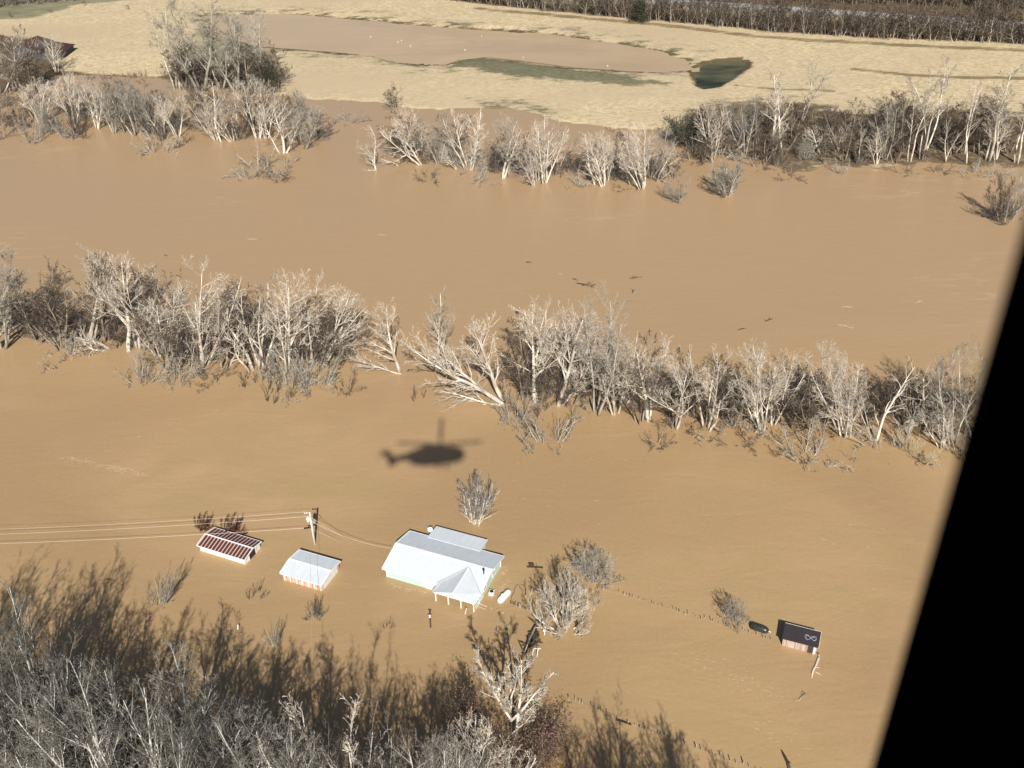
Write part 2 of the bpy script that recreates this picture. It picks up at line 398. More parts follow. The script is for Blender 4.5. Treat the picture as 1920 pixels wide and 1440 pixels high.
hw = poly_sheet('hollow_water', hollow, .18, water_mat('pinkish_pool_water', (.46, .325, .195), (.52, .37, .225), False), .06)  # haze and sky reflection put into the pool's lighter, pinker base colour
pm, t, b = newmat('green_pond_water')
n = noise(t, mapping(t, (.5, 1, 1)), .07, 4)
t.links.new(ramp(t, n, .40, .62, (.024, .028, .018, 1), (.12, .115, .065, 1)), b.inputs['Base Color']); b.inputs['Roughness'].default_value = .5; b.inputs['Specular IOR Level'].default_value = .12
poly_sheet('pond_water', pond, .10, pm, 0.10)

# road beyond the far wood
rp = [(700, -38), (900, -14), (1100, -3), (1280, 7), (1500, 21), (1700, 35), (1920, 50), (2100, 64)]
rc = [G(x, y, 1.6) for x, y in rp]
rc = [rc[0]+(rc[0]-rc[1])*8]+rc+[rc[-1]+(rc[-1]-rc[-2])*8]
mb = MB(); vs = []
for i, p in enumerate(rc):
    d = (rc[min(i+1, len(rc)-1)]-rc[max(i-1, 0)]); d.z = 0; d.normalize(); n = Vector((-d.y, d.x, 0))
    for off, z in ((-14, .4), (-5.5, 2.2), (5.5, 2.2), (14, .4)): vs.append((p.x+n.x*off, p.y+n.y*off, z))
k = len(rc); mb.add(vs, [(i*4+j, (i+1)*4+j, (i+1)*4+j+1, i*4+j+1) for i in range(k-1) for j in range(3)])
ro = mb.build('road_embankment', simple('embankment_grass', (.26, .22, .13), .95, .4, .3)); tag(ro, kind='structure')
mb = MB(); vs = []
for i, p in enumerate(rc):
    d = (rc[min(i+1, len(rc)-1)]-rc[max(i-1, 0)]); d.z = 0; d.normalize(); n = Vector((-d.y, d.x, 0))
    for off in (-4.6, 4.6): vs.append((p.x+n.x*off, p.y+n.y*off, 2.25))
mb.add(vs, [(i*2, i*2+2, i*2+3, i*2+1) for i in range(k-1)])
tag(mb.build('road', simple('pale_asphalt', (.36, .36, .35), .9, .15, .5)), kind='structure')
mb = MB(); vs = []
for i, p in enumerate(rc):
    d = (rc[min(i+1, len(rc)-1)]-rc[max(i-1, 0)]); d.z = 0; d.normalize(); n = Vector((-d.y, d.x, 0))
    for off in (-.1, .1): vs.append((p.x+n.x*off, p.y+n.y*off, 2.256))
mb.add(vs, [(i*2, i*2+2, i*2+3, i*2+1) for i in range(k-1)])
tag(mb.build('road_line', simple('road_paint', (.7, .6, .2), .8)), kind='structure')

# ------------------------------------------------------------------ buildings
def fit_rect(c, z):
    """four eave corners (near-left, near-right, far-right, far-left) in the photo -> centre, yaw, length, width at height z"""
    a, b, cc, d = [G(x, y, z) for x, y in c]
    ctr = (a+b+cc+d)/4; u = ((b-a)+(cc-d)).to_2d()/2; v = ((d-a)+(cc-b)).to_2d()/2
    yaw = (math.atan2(u.y, u.x)*u.length + (math.atan2(v.y, v.x)-math.pi/2)*v.length)/(u.length+v.length)
    return ctr, yaw, u.length, v.length
def gable_house(root, L, W, ze, zr, oh, roofmat, wallmat, thick=.10, zb=-1.3, ridge_off=0.0):
    """axis along x; eave height ze at the wall line's overhang edge, ridge at y=ridge_off; returns roof"""
    l, wd = L/2, W/2
    lw, ww = l-oh, wd-oh
    def zroof(y):
        return ze+(zr-ze)*((wd+y)/(wd+ridge_off) if y < ridge_off else (wd-y)/(wd-ridge_off))
    mb = MB(); zt = -thick-.01
    ys = [-ww, ridge_off, ww]
    vs = []
    for x in (-lw, lw):
        vs += [(x, -ww, zb), (x, -ww, zroof(-ww)+zt), (x, ridge_off, zr+zt), (x, ww, zroof(ww)+zt), (x, ww, zb)]
    mb.add(vs, [(0, 1, 2, 3, 4), (9, 8, 7, 6, 5), (0, 5, 6, 1), (4, 3, 8, 9), (0, 4, 9, 5), (1, 6, 7, 2), (2, 7, 8, 3)])
    mb.build('wall', wallmat, root)
    mb = MB()
    mb.slab([(-l, -wd, ze), (l, -wd, ze), (l, ridge_off, zr), (-l, ridge_off, zr)], thick)
    mb.slab([(-l, ridge_off, zr), (l, ridge_off, zr), (l, wd, ze), (-l, wd, ze)], thick)
    rf = mb.build('roof', roofmat, root)
    return rf, zroof
def solve_ridge(px, ctr, yaw):
    """height of a ridge point whose plan position is known to lie on the building's long axis"""
    d = ray(*px); n = Vector((-math.sin(yaw), math.cos(yaw), 0))
    t = ((ctr-CAM).dot(n))/d.dot(n); return (CAM+d*t)

def trim(root, L, W, ze, zr, mat, ridge_off=0.0, wdt=.22, names=('ridge_cap', 'barge_board', 'eave_trim')):
    l, wd = L/2, W/2
    c = MB(); c.bar((-l-.03, ridge_off, zr+.05), (l+.03, ridge_off, zr+.05), wdt*1.5, .06); c.build(names[0], mat, root)
    for sx in (-1, 1):
        b = MB(); x = sx*(l+.03)
        b.bar((x, -wd, ze-.02), (x, ridge_off, zr-.01), .09, .2); b.bar((x, ridge_off, zr-.01), (x, wd, ze-.02), .09, .2)
        b.build(names[1], mat, root)
    for sy in (-1, 1):
        b = MB(); b.bar((-l, sy*(wd+.03), ze-.07), (l, sy*(wd+.03), ze-.07), .08, .16); b.build(names[2], mat, root)

# main white-roofed house
ZE = 1.95
ctr, yaw, L, W = fit_rect([(719, 1064), (903, 1129), (947, 1040.5), (762.5, 990.5)], ZE)
u2 = (G(947, 1040.5, ZE)-G(762.5, 990.5, ZE)).to_2d(); L = u2.length; yaw = math.atan2(u2.y, u2.x)*.75+yaw*.25
rl = solve_ridge((836, 1041), ctr, yaw); ZR = max(3.2, min(4.8, rl.z))
print('HOUSE', tuple(ctr), math.degrees(yaw), L, W, 'ridge', rl.z)
ZR = 3.2; L *= .955; W *= .93
house = empty('house', (ctr.x, ctr.y, 0), yaw)
tag(house, 'white metal-roofed house with mint siding and front porch, standing in brown floodwater', 'house')
gable_house(house, L, W, ZE, ZR, .45, M['roof_white'], M['mint'])
trim(house, L, W, ZE, ZR, M['white_steel'])
Hinv = Matrix.Translation((ctr.x, ctr.y, 0)) @ Matrix.Rotation(yaw, 4, 'Z')
Hinv = Hinv.inverted()
def hl(px, py, z):
    q = Hinv @ G(px, py, z); return q
# rear lower extension (shed roof continuing the far slope)
e1 = hl(818.8, 985.8, 1.75); e2 = hl(914.8, 1013, 1.75); sl_ = (ZR-ZE)/(W/2)
yo = (e1.y+e2.y)/2; x0, x1 = e1.x, e2.x
mb = MB(); zA = ZE+.09
mb.slab([(x0, W/2-.5, ZE+.5*sl_+.06), (x1, W/2-.5, ZE+.5*sl_+.06), (x1, yo, 1.78), (x0, yo, 1.78)], .09); mb.build('rear_roof', M['roof_white'], house)
mb = MB(); mb.box(((x0+x1)/2, (W/2-.6+yo-.35)/2, .1), (x1-x0-.7, yo-.35-W/2+.6, 2.8+.2)); mb.build('rear_wall', M['mint'], house)
# porch with its own small gable roof, its ridge level and running into the main slope
sl_m = (ZR-ZE)/(W/2)
zap = 2.4
for _ in range(20):
    q = hl(877.3, 1063, zap); zap = .5*zap+.5*max(2.1, min(ZR-.05, ZE+(W/2+q.y)*sl_m))
ap = hl(877.3, 1063, zap); rf_ = hl(851.6, 1114.7, zap); fl = hl(809.4, 1111, 1.85); fr = hl(892, 1133.4, 1.85)
pyf = (fl.y+fr.y)/2; px0, px1 = fl.x, fr.x; pc = (px0+px1)/2; pw = px1-px0
ywl = -W/2+.03; zv = ZE+.12
A0 = Vector((pc, ap.y, zap+.06)); Rf = Vector((pc, pyf-.1, zap+.04))
mb = MB()
mb.slab([(px0, pyf, 1.9), Rf, A0, (px0, ywl+.3, zv)], .07)
mb.slab([Rf, (px1, pyf, 1.9), (px1, ywl+.3, zv), A0], .07)
prf = mb.build('porch_roof', M['roof_porch'], house)
mb = MB(); mb.bar(Rf+Vector((0, 0, .03)), A0+Vector((0, 0, .03)), .16, .05); mb.build('ridge_cap', M['white_steel'], prf)
for e in (px0, px1):
    mb = MB(); mb.bar(A0+Vector((0, 0, .02)), Vector((e, ywl+.3, zv+.03)), .12, .04); mb.build('valley_flashing', M['galv_light'], prf)
zg = zap-.14
mb = MB(); mb.add([(px0+.3, pyf+.25, 1.7), (px1-.3, pyf+.25, 1.7), (pc, pyf+.25, zg), (px0+.3, pyf+.35, 1.7), (px1-.3, pyf+.35, 1.7), (pc, pyf+.35, zg)], [(0, 1, 2), (5, 4, 3), (0, 3, 4, 1), (1, 4, 5, 2), (2, 5, 3, 0)])
mb.build('porch_gable', M['white_paint'], house)
mb = MB(); mb.bar((px0+.2, pyf+.3, 1.66), (px1-.2, pyf+.3, 1.66), .16, .2); mb.build('porch_beam', M['white_paint'], house)
for i in range(4):
    x = px0+.45+(pw-.9)*i/3
    mb = MB(); mb.box((x, pyf+.3, .15), (.17, .17, 2.82)); mb.box((x, pyf+.3, 1.5), (.26, .26, .1)); mb.build('porch_post', M['white_paint'], house)
mb = MB()
for k_ in range(7): mb.box((px1-.3, pyf+.8+k_*.42, .45), (.06, .06, .8))
mb.bar((px1-.3, pyf+.5, .86), (px1-.3, -W/2+.5, .86), .09, .07); mb.build('porch_railing', M['white_paint'], house)
# windows and doors seen on the front and the right end
def window(root, c, wd, h, face, nm='window'):
    """face: 'S' (front, -y) or 'E' (right end, +x)"""
    fr_ = MB(); gl = MB(); t_ = .09
    if face == 'S':
        for dx in (-wd/2, wd/2): fr_.box((c[0]+dx, c[1]-.03, c[2]), (t_, .08, h+t_))
        for dz in (-h/2, h/2): fr_.box((c[0], c[1]-.035, c[2]+dz), (wd-t_, .07, t_))
        fr_.box((c[0], c[1]-.03, c[2]), (.05, .05, h-t_))
        gl.box((c[0], c[1]-.008, c[2]), (wd-t_, .012, h-t_))
    else:
        for dy in (-wd/2, wd/2): fr_.box((c[0]+.03, c[1]+dy, c[2]), (.08, t_, h+t_))
        for dz in (-h/2, h/2): fr_.box((c[0]+.035, c[1], c[2]+dz), (.07, wd-t_, t_))
        fr_.box((c[0]+.03, c[1], c[2]), (.05, .05, h-t_))
        gl.box((c[0]+.008, c[1], c[2]), (.012, wd-t_, h-t_))
    f = fr_.build(nm, M['white_paint'], root); gl.build('pane', M['glass'], f)
yw = -W/2+.45; xe = L/2-.45
for y in (-W*.2, W*.15): window(house, (xe, y, 1.15), 1.0, .9, 'E')
for sx, sy in ((-1, -1), (1, -1), (1, 1), (-1, 1)): MB().box((sx*(L/2-.45), sy*(W/2-.45), .2), (.14, .14, 3.0)).build('corner_board', M['white_paint'], house)
mb = MB(); mb.box((px0-1.2, yw-.02, .4), (2.2, .06, 2.6)); mb.build('white_wall_panel', M['white_paint'], house)
v = hl(907, 1073, 3.2); zz = ZE+(W/2+v.y)*sl_m
mb = MB(); mb.tube([(v.x, v.y, zz-.1), (v.x, v.y, zz+.75)], .09, 8); mb.tube([(v.x, v.y, zz+.7), (v.x, v.y, zz+.95)], .17, 8); mb.build('vent_pipe', M['dark'], house)
v = hl(807, 995, 1.6)
mb = MB(); mb.tube([(v.x, v.y, .2), (v.x, v.y, 1.9)], .04, 6)
mb.tube([Vector((v.x, v.y, 1.9)), Vector((v.x+.02, v.y-.06, 1.93)), Vector((v.x+.05, v.y-.16, 2.0))], [.08, .32, .42], 12, cap=False); mb.build('satellite_dish', M['white_steel'], house, True)
# handrail ramp off the right end of the porch (still part of the house)
a = G(900, 1129.5, .35); b_ = G(943, 1148, .2)
rp_ = empty('ramp_walkway', (a.x, a.y, 0)); tag(rp_, 'pale wooden ramp handrails running off from the corner of the white house porch', 'walkway')
for i, off in enumerate((0, .55)):
    mb = MB(); e = b_-a; e2_ = e if i == 0 else e*.66
    nn = Vector((e.y, -e.x, 0)).normalized()*off
    mb.bar(nn, nn+e2_, .1, .1)
    mb.build('handrail', M['wood_pale'], rp_)
for i in range(5):
    p = (b_-a)*(i/4); mb = MB(); mb.box((p.x, p.y, -.5), (.09, .09, 1.6)); mb.build('post', M['wood_pale'], rp_)

# small sheds
def shed(corners, ze, ridge_px, label, roofm, wallm, name='shed', dz=None, oh=.25, off=0, trm='white_steel'):
    ctr, yaw, L, W = fit_rect(corners, ze)
    rr = solve_ridge(ridge_px, ctr, yaw); zr = dz if dz else min(max(rr.z, ze+.5), ze+2)
    print('SHED', label, tuple(ctr), math.degrees(yaw), L, W, rr.z)
    root = empty(name, (ctr.x, ctr.y, 0), yaw); tag(root, label, 'shed')
    gable_house(root, L, W, ze, zr, oh, roofm, wallm, .07)
    trim(root, L, W, ze, zr, M[trm], wdt=.16)
    return root, L, W, zr
z4 = lambda x, y: (300+x/4.8, 880+y/4.8)
r1, L1, W1, zr1 = shed([z4(338, 684), z4(762, 818), z4(905, 656), z4(490, 516)], 1.25, z4(615, 645),
                       'long low shed with rusty red striped metal roof beside the maroon bushes', M['roof_red'], M['white_paint'])
mb = MB(); mb.box((L1/2-.2, -.1, .55), (.05, 1.5, 1.2)); mb.build('door_opening', M['dark'], r1)
for q in (.9, -.95): MB().box((L1/2-.17, q, .5), (.05, .12, 1.3)).build('door_jamb', M['white_paint'], r1)
r2, L2, W2, zr2 = shed([z4(1090, 930), z4(1463, 1050), z4(1608, 834), z4(1255, 713)], 1.55, z4(1345, 860),
                       'small shed with plain white metal roof over peeling red board walls, between pole and house', M['roof_white'], M['red_boards'])
mb = MB(); mb.box((L2/2-.23, .0, .6), (.05, W2*.72, 1.5)); mb.build('end_panel', M['white_paint'], r2)
for i in range(7):
    mb = MB(); mb.box((-L2/2+.5+i*(L2-1)/6, -W2/2+.22, .35), (.13, .07, 2.0)); mb.build('batten', M['white_paint'], r2)
z5 = lambda x, y: (1250+x/5.486, 1080+y/5.486)
ctr, yaw, L3, W3 = fit_rect([z5(1195, 640), z5(1555, 732), z5(1595, 588), z5(1210, 486)], 1.6)
r3 = empty('shed', (ctr.x, ctr.y, 0), yaw); tag(r3, 'small brick shed with flat dark metal roof and a white hose coiled on top', 'shed')
mb = MB(); mb.box((0, 0, .05), (L3-.3, W3-.3, 2.7)); mb.build('wall', M['brick_wall'], r3)
mb = MB(); mb.slab([(-L3/2, -W3/2, 1.5), (L3/2, -W3/2, 1.5), (L3/2, W3/2, 1.75), (-L3/2, W3/2, 1.75)], .09); mb.build('roof', M['roof_dark'], r3)
mb = MB(); mb.bar((L3/2+.04, -W3/2, 1.47), (L3/2+.04, W3/2, 1.72), .08, .16); mb.bar((-L3/2, W3/2+.04, 1.71), (L3/2, W3/2+.04, 1.71), .08, .14); mb.build('roof_trim', M['wood_pale'], r3)
mb = MB(); mb.box((L3/2-1.0, -W3/2+.12, .5), (.7, .06, 1.7)); mb.build('door', M['wood_dark'], r3)
mb = MB(); mb.box((L3/2-.45, -W3/2+.11, .4), (.28, .07, 1.7)); mb.build('door_frame', M['white_paint'], r3)
# hose: figure-eight on that roof
pts = []
for k_ in range(49):
    a_ = k_/48*2*math.pi*1.9
    x = .72*math.sin(a_)*(1+.12*math.sin(a_*.7)); y = .34*math.sin(2*a_)+.12*math.cos(a_*.53)
    yy = y-.1; zz = 1.5+(yy+W3/2)/W3*.25+.05
    pts.append((L3/2-1.25+x, yy, zz))
hz = MB(); hz.tube(pts, .024, 5); hs = hz.build('hose', M['galv_light'])
hs.matrix_world = Matrix.Translation((ctr.x, ctr.y, 0)) @ Matrix.Rotation(yaw, 4, 'Z'); tag(hs, 'white hose looped in a figure eight on the dark shed roof', 'hose')

# barn at the far left
z8 = lambda x, y: (x/8, y/8)
ctr, yaw, L4, W4 = fit_rect([(58, 92), (115, 98.5), (139, 81.5), (85, 56)], 3.2)
bz = 1.0
barn = empty('barn', (ctr.x, ctr.y, 0), 0)
A_, B_, C_, D_ = G(113, 100, 3.6), G(139, 82, 3.6), G(84, 58, 3.6), G(56, 78, 3.6)
uu = (B_-A_).to_2d(); byaw = math.atan2(uu.y, uu.x); Lb = uu.length*1.0
vv = Vector((-math.sin(byaw), math.cos(byaw), 0)); ud = Vector((math.cos(byaw), math.sin(byaw), 0))
Wb = (C_-B_).dot(vv); print('BARN', Lb, Wb, math.degrees(byaw))
cb = A_+ud*Lb/2+vv*Wb/2
barn.location = (cb.x, cb.y, 0); barn.rotation_euler = (0, 0, byaw); tag(barn, 'rusty red roofed barn half hidden by bare trees at the field edge', 'barn')
Wm = Wb*.62
# main body towards +y, lean-to towards -y
mb = MB(); l = Lb/2; ym = -Wb/2+Wb-Wm
mb.add([(-l, ym, 0), (-l, ym, 5.0), (-l, ym+Wm/2, 6.8), (-l, Wb/2, 5.0), (-l, Wb/2, 0), (l, ym, 0), (l, ym, 5.0), (l, ym+Wm/2, 6.8), (l, Wb/2, 5.0), (l, Wb/2, 0)],
       [(0, 1, 2, 3, 4), (9, 8, 7, 6, 5), (0, 5, 6, 1), (4, 3, 8, 9), (1, 6, 7, 2), (2, 7, 8, 3)])
mb.box((0, (-Wb/2+ym)/2+.2, 1.7), (Lb-.6, ym+Wb/2-.4, 3.4)); mb.build('wall', simple('weathered_barn_boards', (.10, .095, .095), .9, .4, 2), barn)
mb = MB(); mb.slab([(-l-.4, ym-.4, 4.75), (l+.4, ym-.4, 4.75), (l+.4, ym+Wm/2, 6.95), (-l-.4, ym+Wm/2, 6.95)], .1)
mb.slab([(-l-.4, ym+Wm/2, 6.95), (l+.4, ym+Wm/2, 6.95), (l+.4, Wb/2+.4, 4.75), (-l-.4, Wb/2+.4, 4.75)], .1); mb.build('roof', M['roof_barn'], barn)
mb = MB(); mb.slab([(-l-.3, -Wb/2-.3, 3.3), (l+.3, -Wb/2-.3, 3.3), (l+.3, ym-.02, 4.6), (-l-.3, ym-.02, 4.6)], .1); mb.build('lean_to_roof', simple('maroon_roof', (.065, .027, .025), .7, .3), barn)

# ------------------------------------------------------------------ utility pole and wires
g = G(590, 1020); top = onY(588, 960, g.y); ph = top.z; print('POLE', ph)
pole = empty('utility_pole', (g.x, g.y, 0)); tag(pole, 'tall pale wooden utility pole with a transformer standing in the floodwater', 'utility pole')
mb = MB(); mb.tube([(0, 0, -1.5), (0, 0, ph)], [.20, .15], 10); mb.build('pole', M['pole'], pole, True)
mb = MB(); mb.tube([(-.42, -.05, ph-2.0), (-.42, -.05, ph-1.1)], .26, 12); mb.tube([(-.42, -.05, ph-1.1), (-.42, -.05, ph-1.0)], [.26, .1], 12); mb.tube([(-.42, -.05, ph-1.0), (-.42, -.05, ph-.75)], .05, 6)
tr = mb.build('transformer', M['white_steel'], pole, True)
mb = MB(); mb.box((-.2, 0, ph-1.5), (.3, .1, .1)); mb.build('bracket', M['white_steel'], tr)
mb = MB(); mb.bar((-.9, 0, ph-.25), (.15, 0, ph-.1), .1, .1); mb.build('crossarm', M['wood_pale'], pole)
for dx in (-.85, -.45):
    mb = MB(); mb.tube([(dx, 0, ph-.2), (dx, 0, ph+.05)], [.05, .07], 8); mb.build('insulator', M['white_paint'], pole)
mb = MB(); mb.bar((-1.3, 0, ph-3.35), (0, 0, ph-3.1), .22, .16); mb.build('cable_box', M['dark'], pole)
mb = MB(); mb.tube([(.12, 0, ph-1.2), (.5, .1, ph-1.5), (.8, 0, ph-1.9), (.3, 0, ph-2.1)], .03, 5); mb.build('drop_loop', M['wire'], pole)
def wire(a, b, sag, rad, label, mat='wire', n=24, group=None, dash=False):
    a = Vector(a); b = Vector(b); pts = []
    for i in range(n+1):
        t_ = i/n; p = a.lerp(b, t_); p.z -= sag*4*t_*(1-t_); pts.append(p-a)
    mb = MB(); mb.tube(pts, rad, 4)
    o = mb.build('overhead_wire', M[mat]); o.location = a; tag(o, label, 'wire', group); return o
pt = lambda dx, dz: Vector((g.x+dx, g.y, ph+dz))
farL = lambda py, z: G(-420, py, z)
wire(pt(-.85, .05), G(-420, 1002, 8.0), .9, .018, 'topmost pale power wire running left from the utility pole')
wire(pt(-.45, -.9), G(-420, 1012, 7.2), .9, .022, 'middle pale power wire running left from the utility pole')
wire(pt(-1.3, -3.3), G(-420, 1030, 4.6), .7, .026, 'lowest thick pale cable running left from the utility pole')
wire(pt(0, -.1), G(586, 1700, 12), 1.0, .018, 'thin pale wire running from the pole towards the near forest')
hw_ = G(734, 1028, 2.6)
wire(pt(.1, -1.9), hw_, .9, .03, 'twisted service wire sagging from the pole to the white house')
wire(pt(.15, -1.2), G(659, 1017, 0), 0, .022, 'straight pale guy wire from the pole, further end at the house side')
wire(pt(.1, -3.6), G(642, 1018, 0), 0, .018, 'short guy wire from the pole, ending nearer the pole')

# ------------------------------------------------------------------ small things in the water
a = G(934.5, 1128, .35); b_ = G(956, 1106, .35); d = b_-a; c_ = (a+b_)/2
tk = empty('propane_tank', (c_.x, c_.y, 0), math.atan2(d.y, d.x)); tag(tk, 'white capsule shaped gas tank floating near the right side of the house', 'gas tank')
hl_ = d.length/2; mb = MB(); pr = [(-hl_, .02), (-hl_+.08, .26), (-hl_+.25, .42), (-hl_+.5, .5), (hl_-.5, .5), (hl_-.25, .42), (hl_-.08, .26), (hl_, .02)]
mb.tube([(x, 0, .22) for x, r in pr], [r for x, r in pr], 18); mb.build('tank', M['white_steel'], tk, True)
mb = MB(); mb.tube([(-.3, .1, .6), (-.3, .1, .86), (-.3, .1, .92)], [.2, .2, .08], 12); mb.build('valve_dome', M['white_steel'], tk, True)
for x in (-hl_*.5, hl_*.5):
    mb = MB(); mb.box((x, 0, -.25), (.15, .8, .3)); mb.build('foot', M['white_steel'], tk)
a = G(*z5(870, 505), .3); b_ = G(*z5(1050, 568), .3); d = b_-a; c_ = (a+b_)/2; hl_ = d.length/2
tk = empty('storage_tank', (c_.x, c_.y, 0), math.atan2(d.y, d.x)); tag(tk, 'dark steel cylindrical tank lying in the water left of the brick shed', 'tank')
mb = MB(); mb.tube([(-hl_, 0, .3), (-hl_+.05, 0, .3), (hl_-.5, 0, .3), (hl_-.15, 0, .3), (hl_, 0, .3)], [.5, .56, .56, .4, .15], 20); mb.build('tank', M['galv'], tk, True)
mb = MB(); mb.tube([(hl_-.1, 0, .3), (hl_+.35, 0, .25)], .05, 6); mb.build('nozzle', M['white_steel'], tk)
for x in (-hl_*.6, 0, hl_*.5):
    mb = MB(); mb.tube([(x-.03, 0, .3), (x+.03, 0, .3)], .575, 20); mb.build('band', M['dark'], tk)
# white air unit
c_ = G(922, 1114, 0)
ac = empty('air_unit', (c_.x, c_.y, 0), yaw); tag(ac, 'small white box unit in the water against the house right wall', 'air conditioner')
mb = MB(); mb.box((0, 0, .2), (.75, .75, .8)); mb.build('case', M['white_paint'], ac)
mb = MB(); mb.tube([(0, 0, .6), (0, 0, .64)], .3, 14); mb.build('fan_grille', M['dark'], ac)
# meter post with white insulators
c_ = G(807.5, 1176, 0); tp = onY(806.5, 1152, c_.y)
me_ = empty('meter_post', (c_.x, c_.y, 0)); tag(me_, 'dark post topped by a white lamp, standing alone in front of the house', 'post')
mb = MB(); mb.box((0, 0, tp.z*.35-.5), (.2, .2, tp.z*.7+1)); mb.build('post', M['wood_dark'], me_)
for k_, z in enumerate((.82, .95)):
    mb = MB(); mb.tube([(0, -.05, tp.z*z-.1), (0, -.05, tp.z*z-.02), (0, -.05, tp.z*z+.08)], [.12, .17, .1], 10); mb.build('insulator', M['white_paint'], me_, True)
mb = MB(); mb.bar((-.3, 0, tp.z+.1), (.3, 0, tp.z+.02), .08, .08); mb.bar((0, 0, tp.z*.75), (0, 0, tp.z+.1), .07, .07); mb.build('bracket', M['wood_dark'], me_)
# short white stake near porch
def stake(px, py, tx, ty, r, mat, label, name='stake', cat='stake', sides=6):
    c_ = G(px, py, 0); tp = onY(tx, ty, c_.y); o = MB().tube([Vector((0, 0, -.6)), tp-c_], [r, r*.9], sides).build(name, M[mat]); o.location = c_; tag(o, label, cat); return o
stake(870.5, 1151, 874.5, 1140.5, .07, 'white_paint', 'slanting white stake in the water below the porch front')
stake(445, 1179, 446, 1172, .12, 'white_paint', 'small white post alone in the water above the near left forest')
stake(1033, 1230-40, 1033, 1228-44, .05, 'white_paint', 'tiny white stake just left of the big pale oak trunk')
# objects around the dark log below the oak
for nm, pts, lab in (('mailbox', [(1021, 1190), (1021, 1180)], 'small white box on a post below the left side of the big oak'),):
    c_ = G(*pts[0]); tp = onY(*pts[1], c_.y)
    o = empty(nm, (c_.x, c_.y, 0)); tag(o, lab, 'post box'); mb = MB(); mb.box((0, 0, tp.z/2-.3), (.12, .12, tp.z+.4)); mb.build('post', M['white_paint'], o)
    mb = MB(); mb.box((0, 0, tp.z), (.4, .55, .35)); mb.tube([(0, -.27, tp.z+.17), (0, .27, tp.z+.17)], .2, 10); mb.build('box', M['white_paint'], o)
c_ = G(1002.5, 1231); tp = onY(1005, 1217, c_.y)
o = empty('swing_frame', (c_.x, c_.y, 0)); tag(o, 'small white bent pipe frame standing in the water right of the dark log', 'frame')
for dx in (-.35, .3):
    mb = MB(); mb.tube([(dx, 0, -.6), (dx+.1, 0, tp.z*.7), (dx+.3, .1, tp.z), (dx+.55, .2, tp.z*.9)], .06, 6); mb.build('pipe', M['white_paint'], o)
mb = MB(); mb.bar((-.05, .1, tp.z), (.65, .1, tp.z), .05, .05); mb.build('cross_bar', M['white_paint'], o)
c_ = G(988, 1247); o = empty('bucket', (c_.x, c_.y, 0)); tag(o, 'white bucket at the lower end of the dark log, above the sycamore', 'bucket')
mb = MB(); mb.tube([(0, 0, -.1), (0, 0, .4)], [.22, .28], 12); mb.build('body', M['white_paint'], o, True); mb = MB(); mb.tube([(.27*math.cos(q), 0, .38+.25*math.sin(q)) for q in [i*math.pi/8 for i in range(9)]], .015, 4); mb.build('handle', M['dark'], o)
# floating upturned table
c_ = G(1000, 1064); o = empty('floating_bench', (c_.x, c_.y, 0), -.1); tag(o, 'dark bench floating in the water left of the grey round tree', 'bench')
mb = MB(); mb.bar((-1.0, 0, .12), (1.5, 0, .12), .3, .07); mb.build('seat', M['wood_dark'], o)
mb = MB(); mb.box((-.3, .15, .45), (.8, .08, .6)); mb.build('backrest', M['wood_dark'], o)
for x in (-.7, 1.2):
    mb = MB(); mb.box((x, 0, -.1), (.1, .3, .4)); mb.build('leg', M['wood_dark'], o)
# loop of cable and mesh fence beside the tank
z8b = lambda x, y: (860+x/8, 1080+y/8)
lp = [z8b(780, 380), z8b(795, 300), z8b(830, 240), z8b(850, 160), z8b(880, 128), z8b(925, 120), z8b(975, 140), z8b(1002, 185), z8b(1003, 260), z8b(1030, 330), z8b(1045, 400), z8b(1060, 470), z8b(1070, 520)]
gp = [G(x, y, .06) for x, y in lp]; mb = MB(); mb.tube([p-gp[0] for p in gp], .035, 4); o = mb.build('garden_hose', M['wood_dark']); o.location = gp[0]; tag(o, 'thin dark hose floating in a loop between the gas tank and the oak', 'hose')
fe = empty('mesh_fence', tuple(G(957, 1135))); tag(fe, 'low wire mesh fence barely above water right of the gas tank', 'fence')
base = G(957, 1135); q0, q1 = G(957, 1132)-base, G(993, 1146)-base; mb = MB()
for i in range(26):
    p = q0.lerp(q1, i/25); mb.tube([p+Vector((0, 0, -.5)), p+Vector((.1*math.sin(i*5), 0, .55+.15*math.sin(i*3.1)))], .016, 3)
for z in (.15, .35, .55): mb.tube([q0+Vector((0, 0, z)), (q0+q1)/2+Vector((0, .2, z+.08)), q1+Vector((0, 0, z))], .016, 3)
mb.build('mesh', M['wood_dark'], fe)
for t_ in (.3, .48, .55):
    p = q0.lerp(q1, t_); mb = MB(); mb.tube([p+Vector((0, 0, -.5)), p+Vector((0, 0, .8))], .05, 5); mb.build('post', M['wood_pale'], fe)

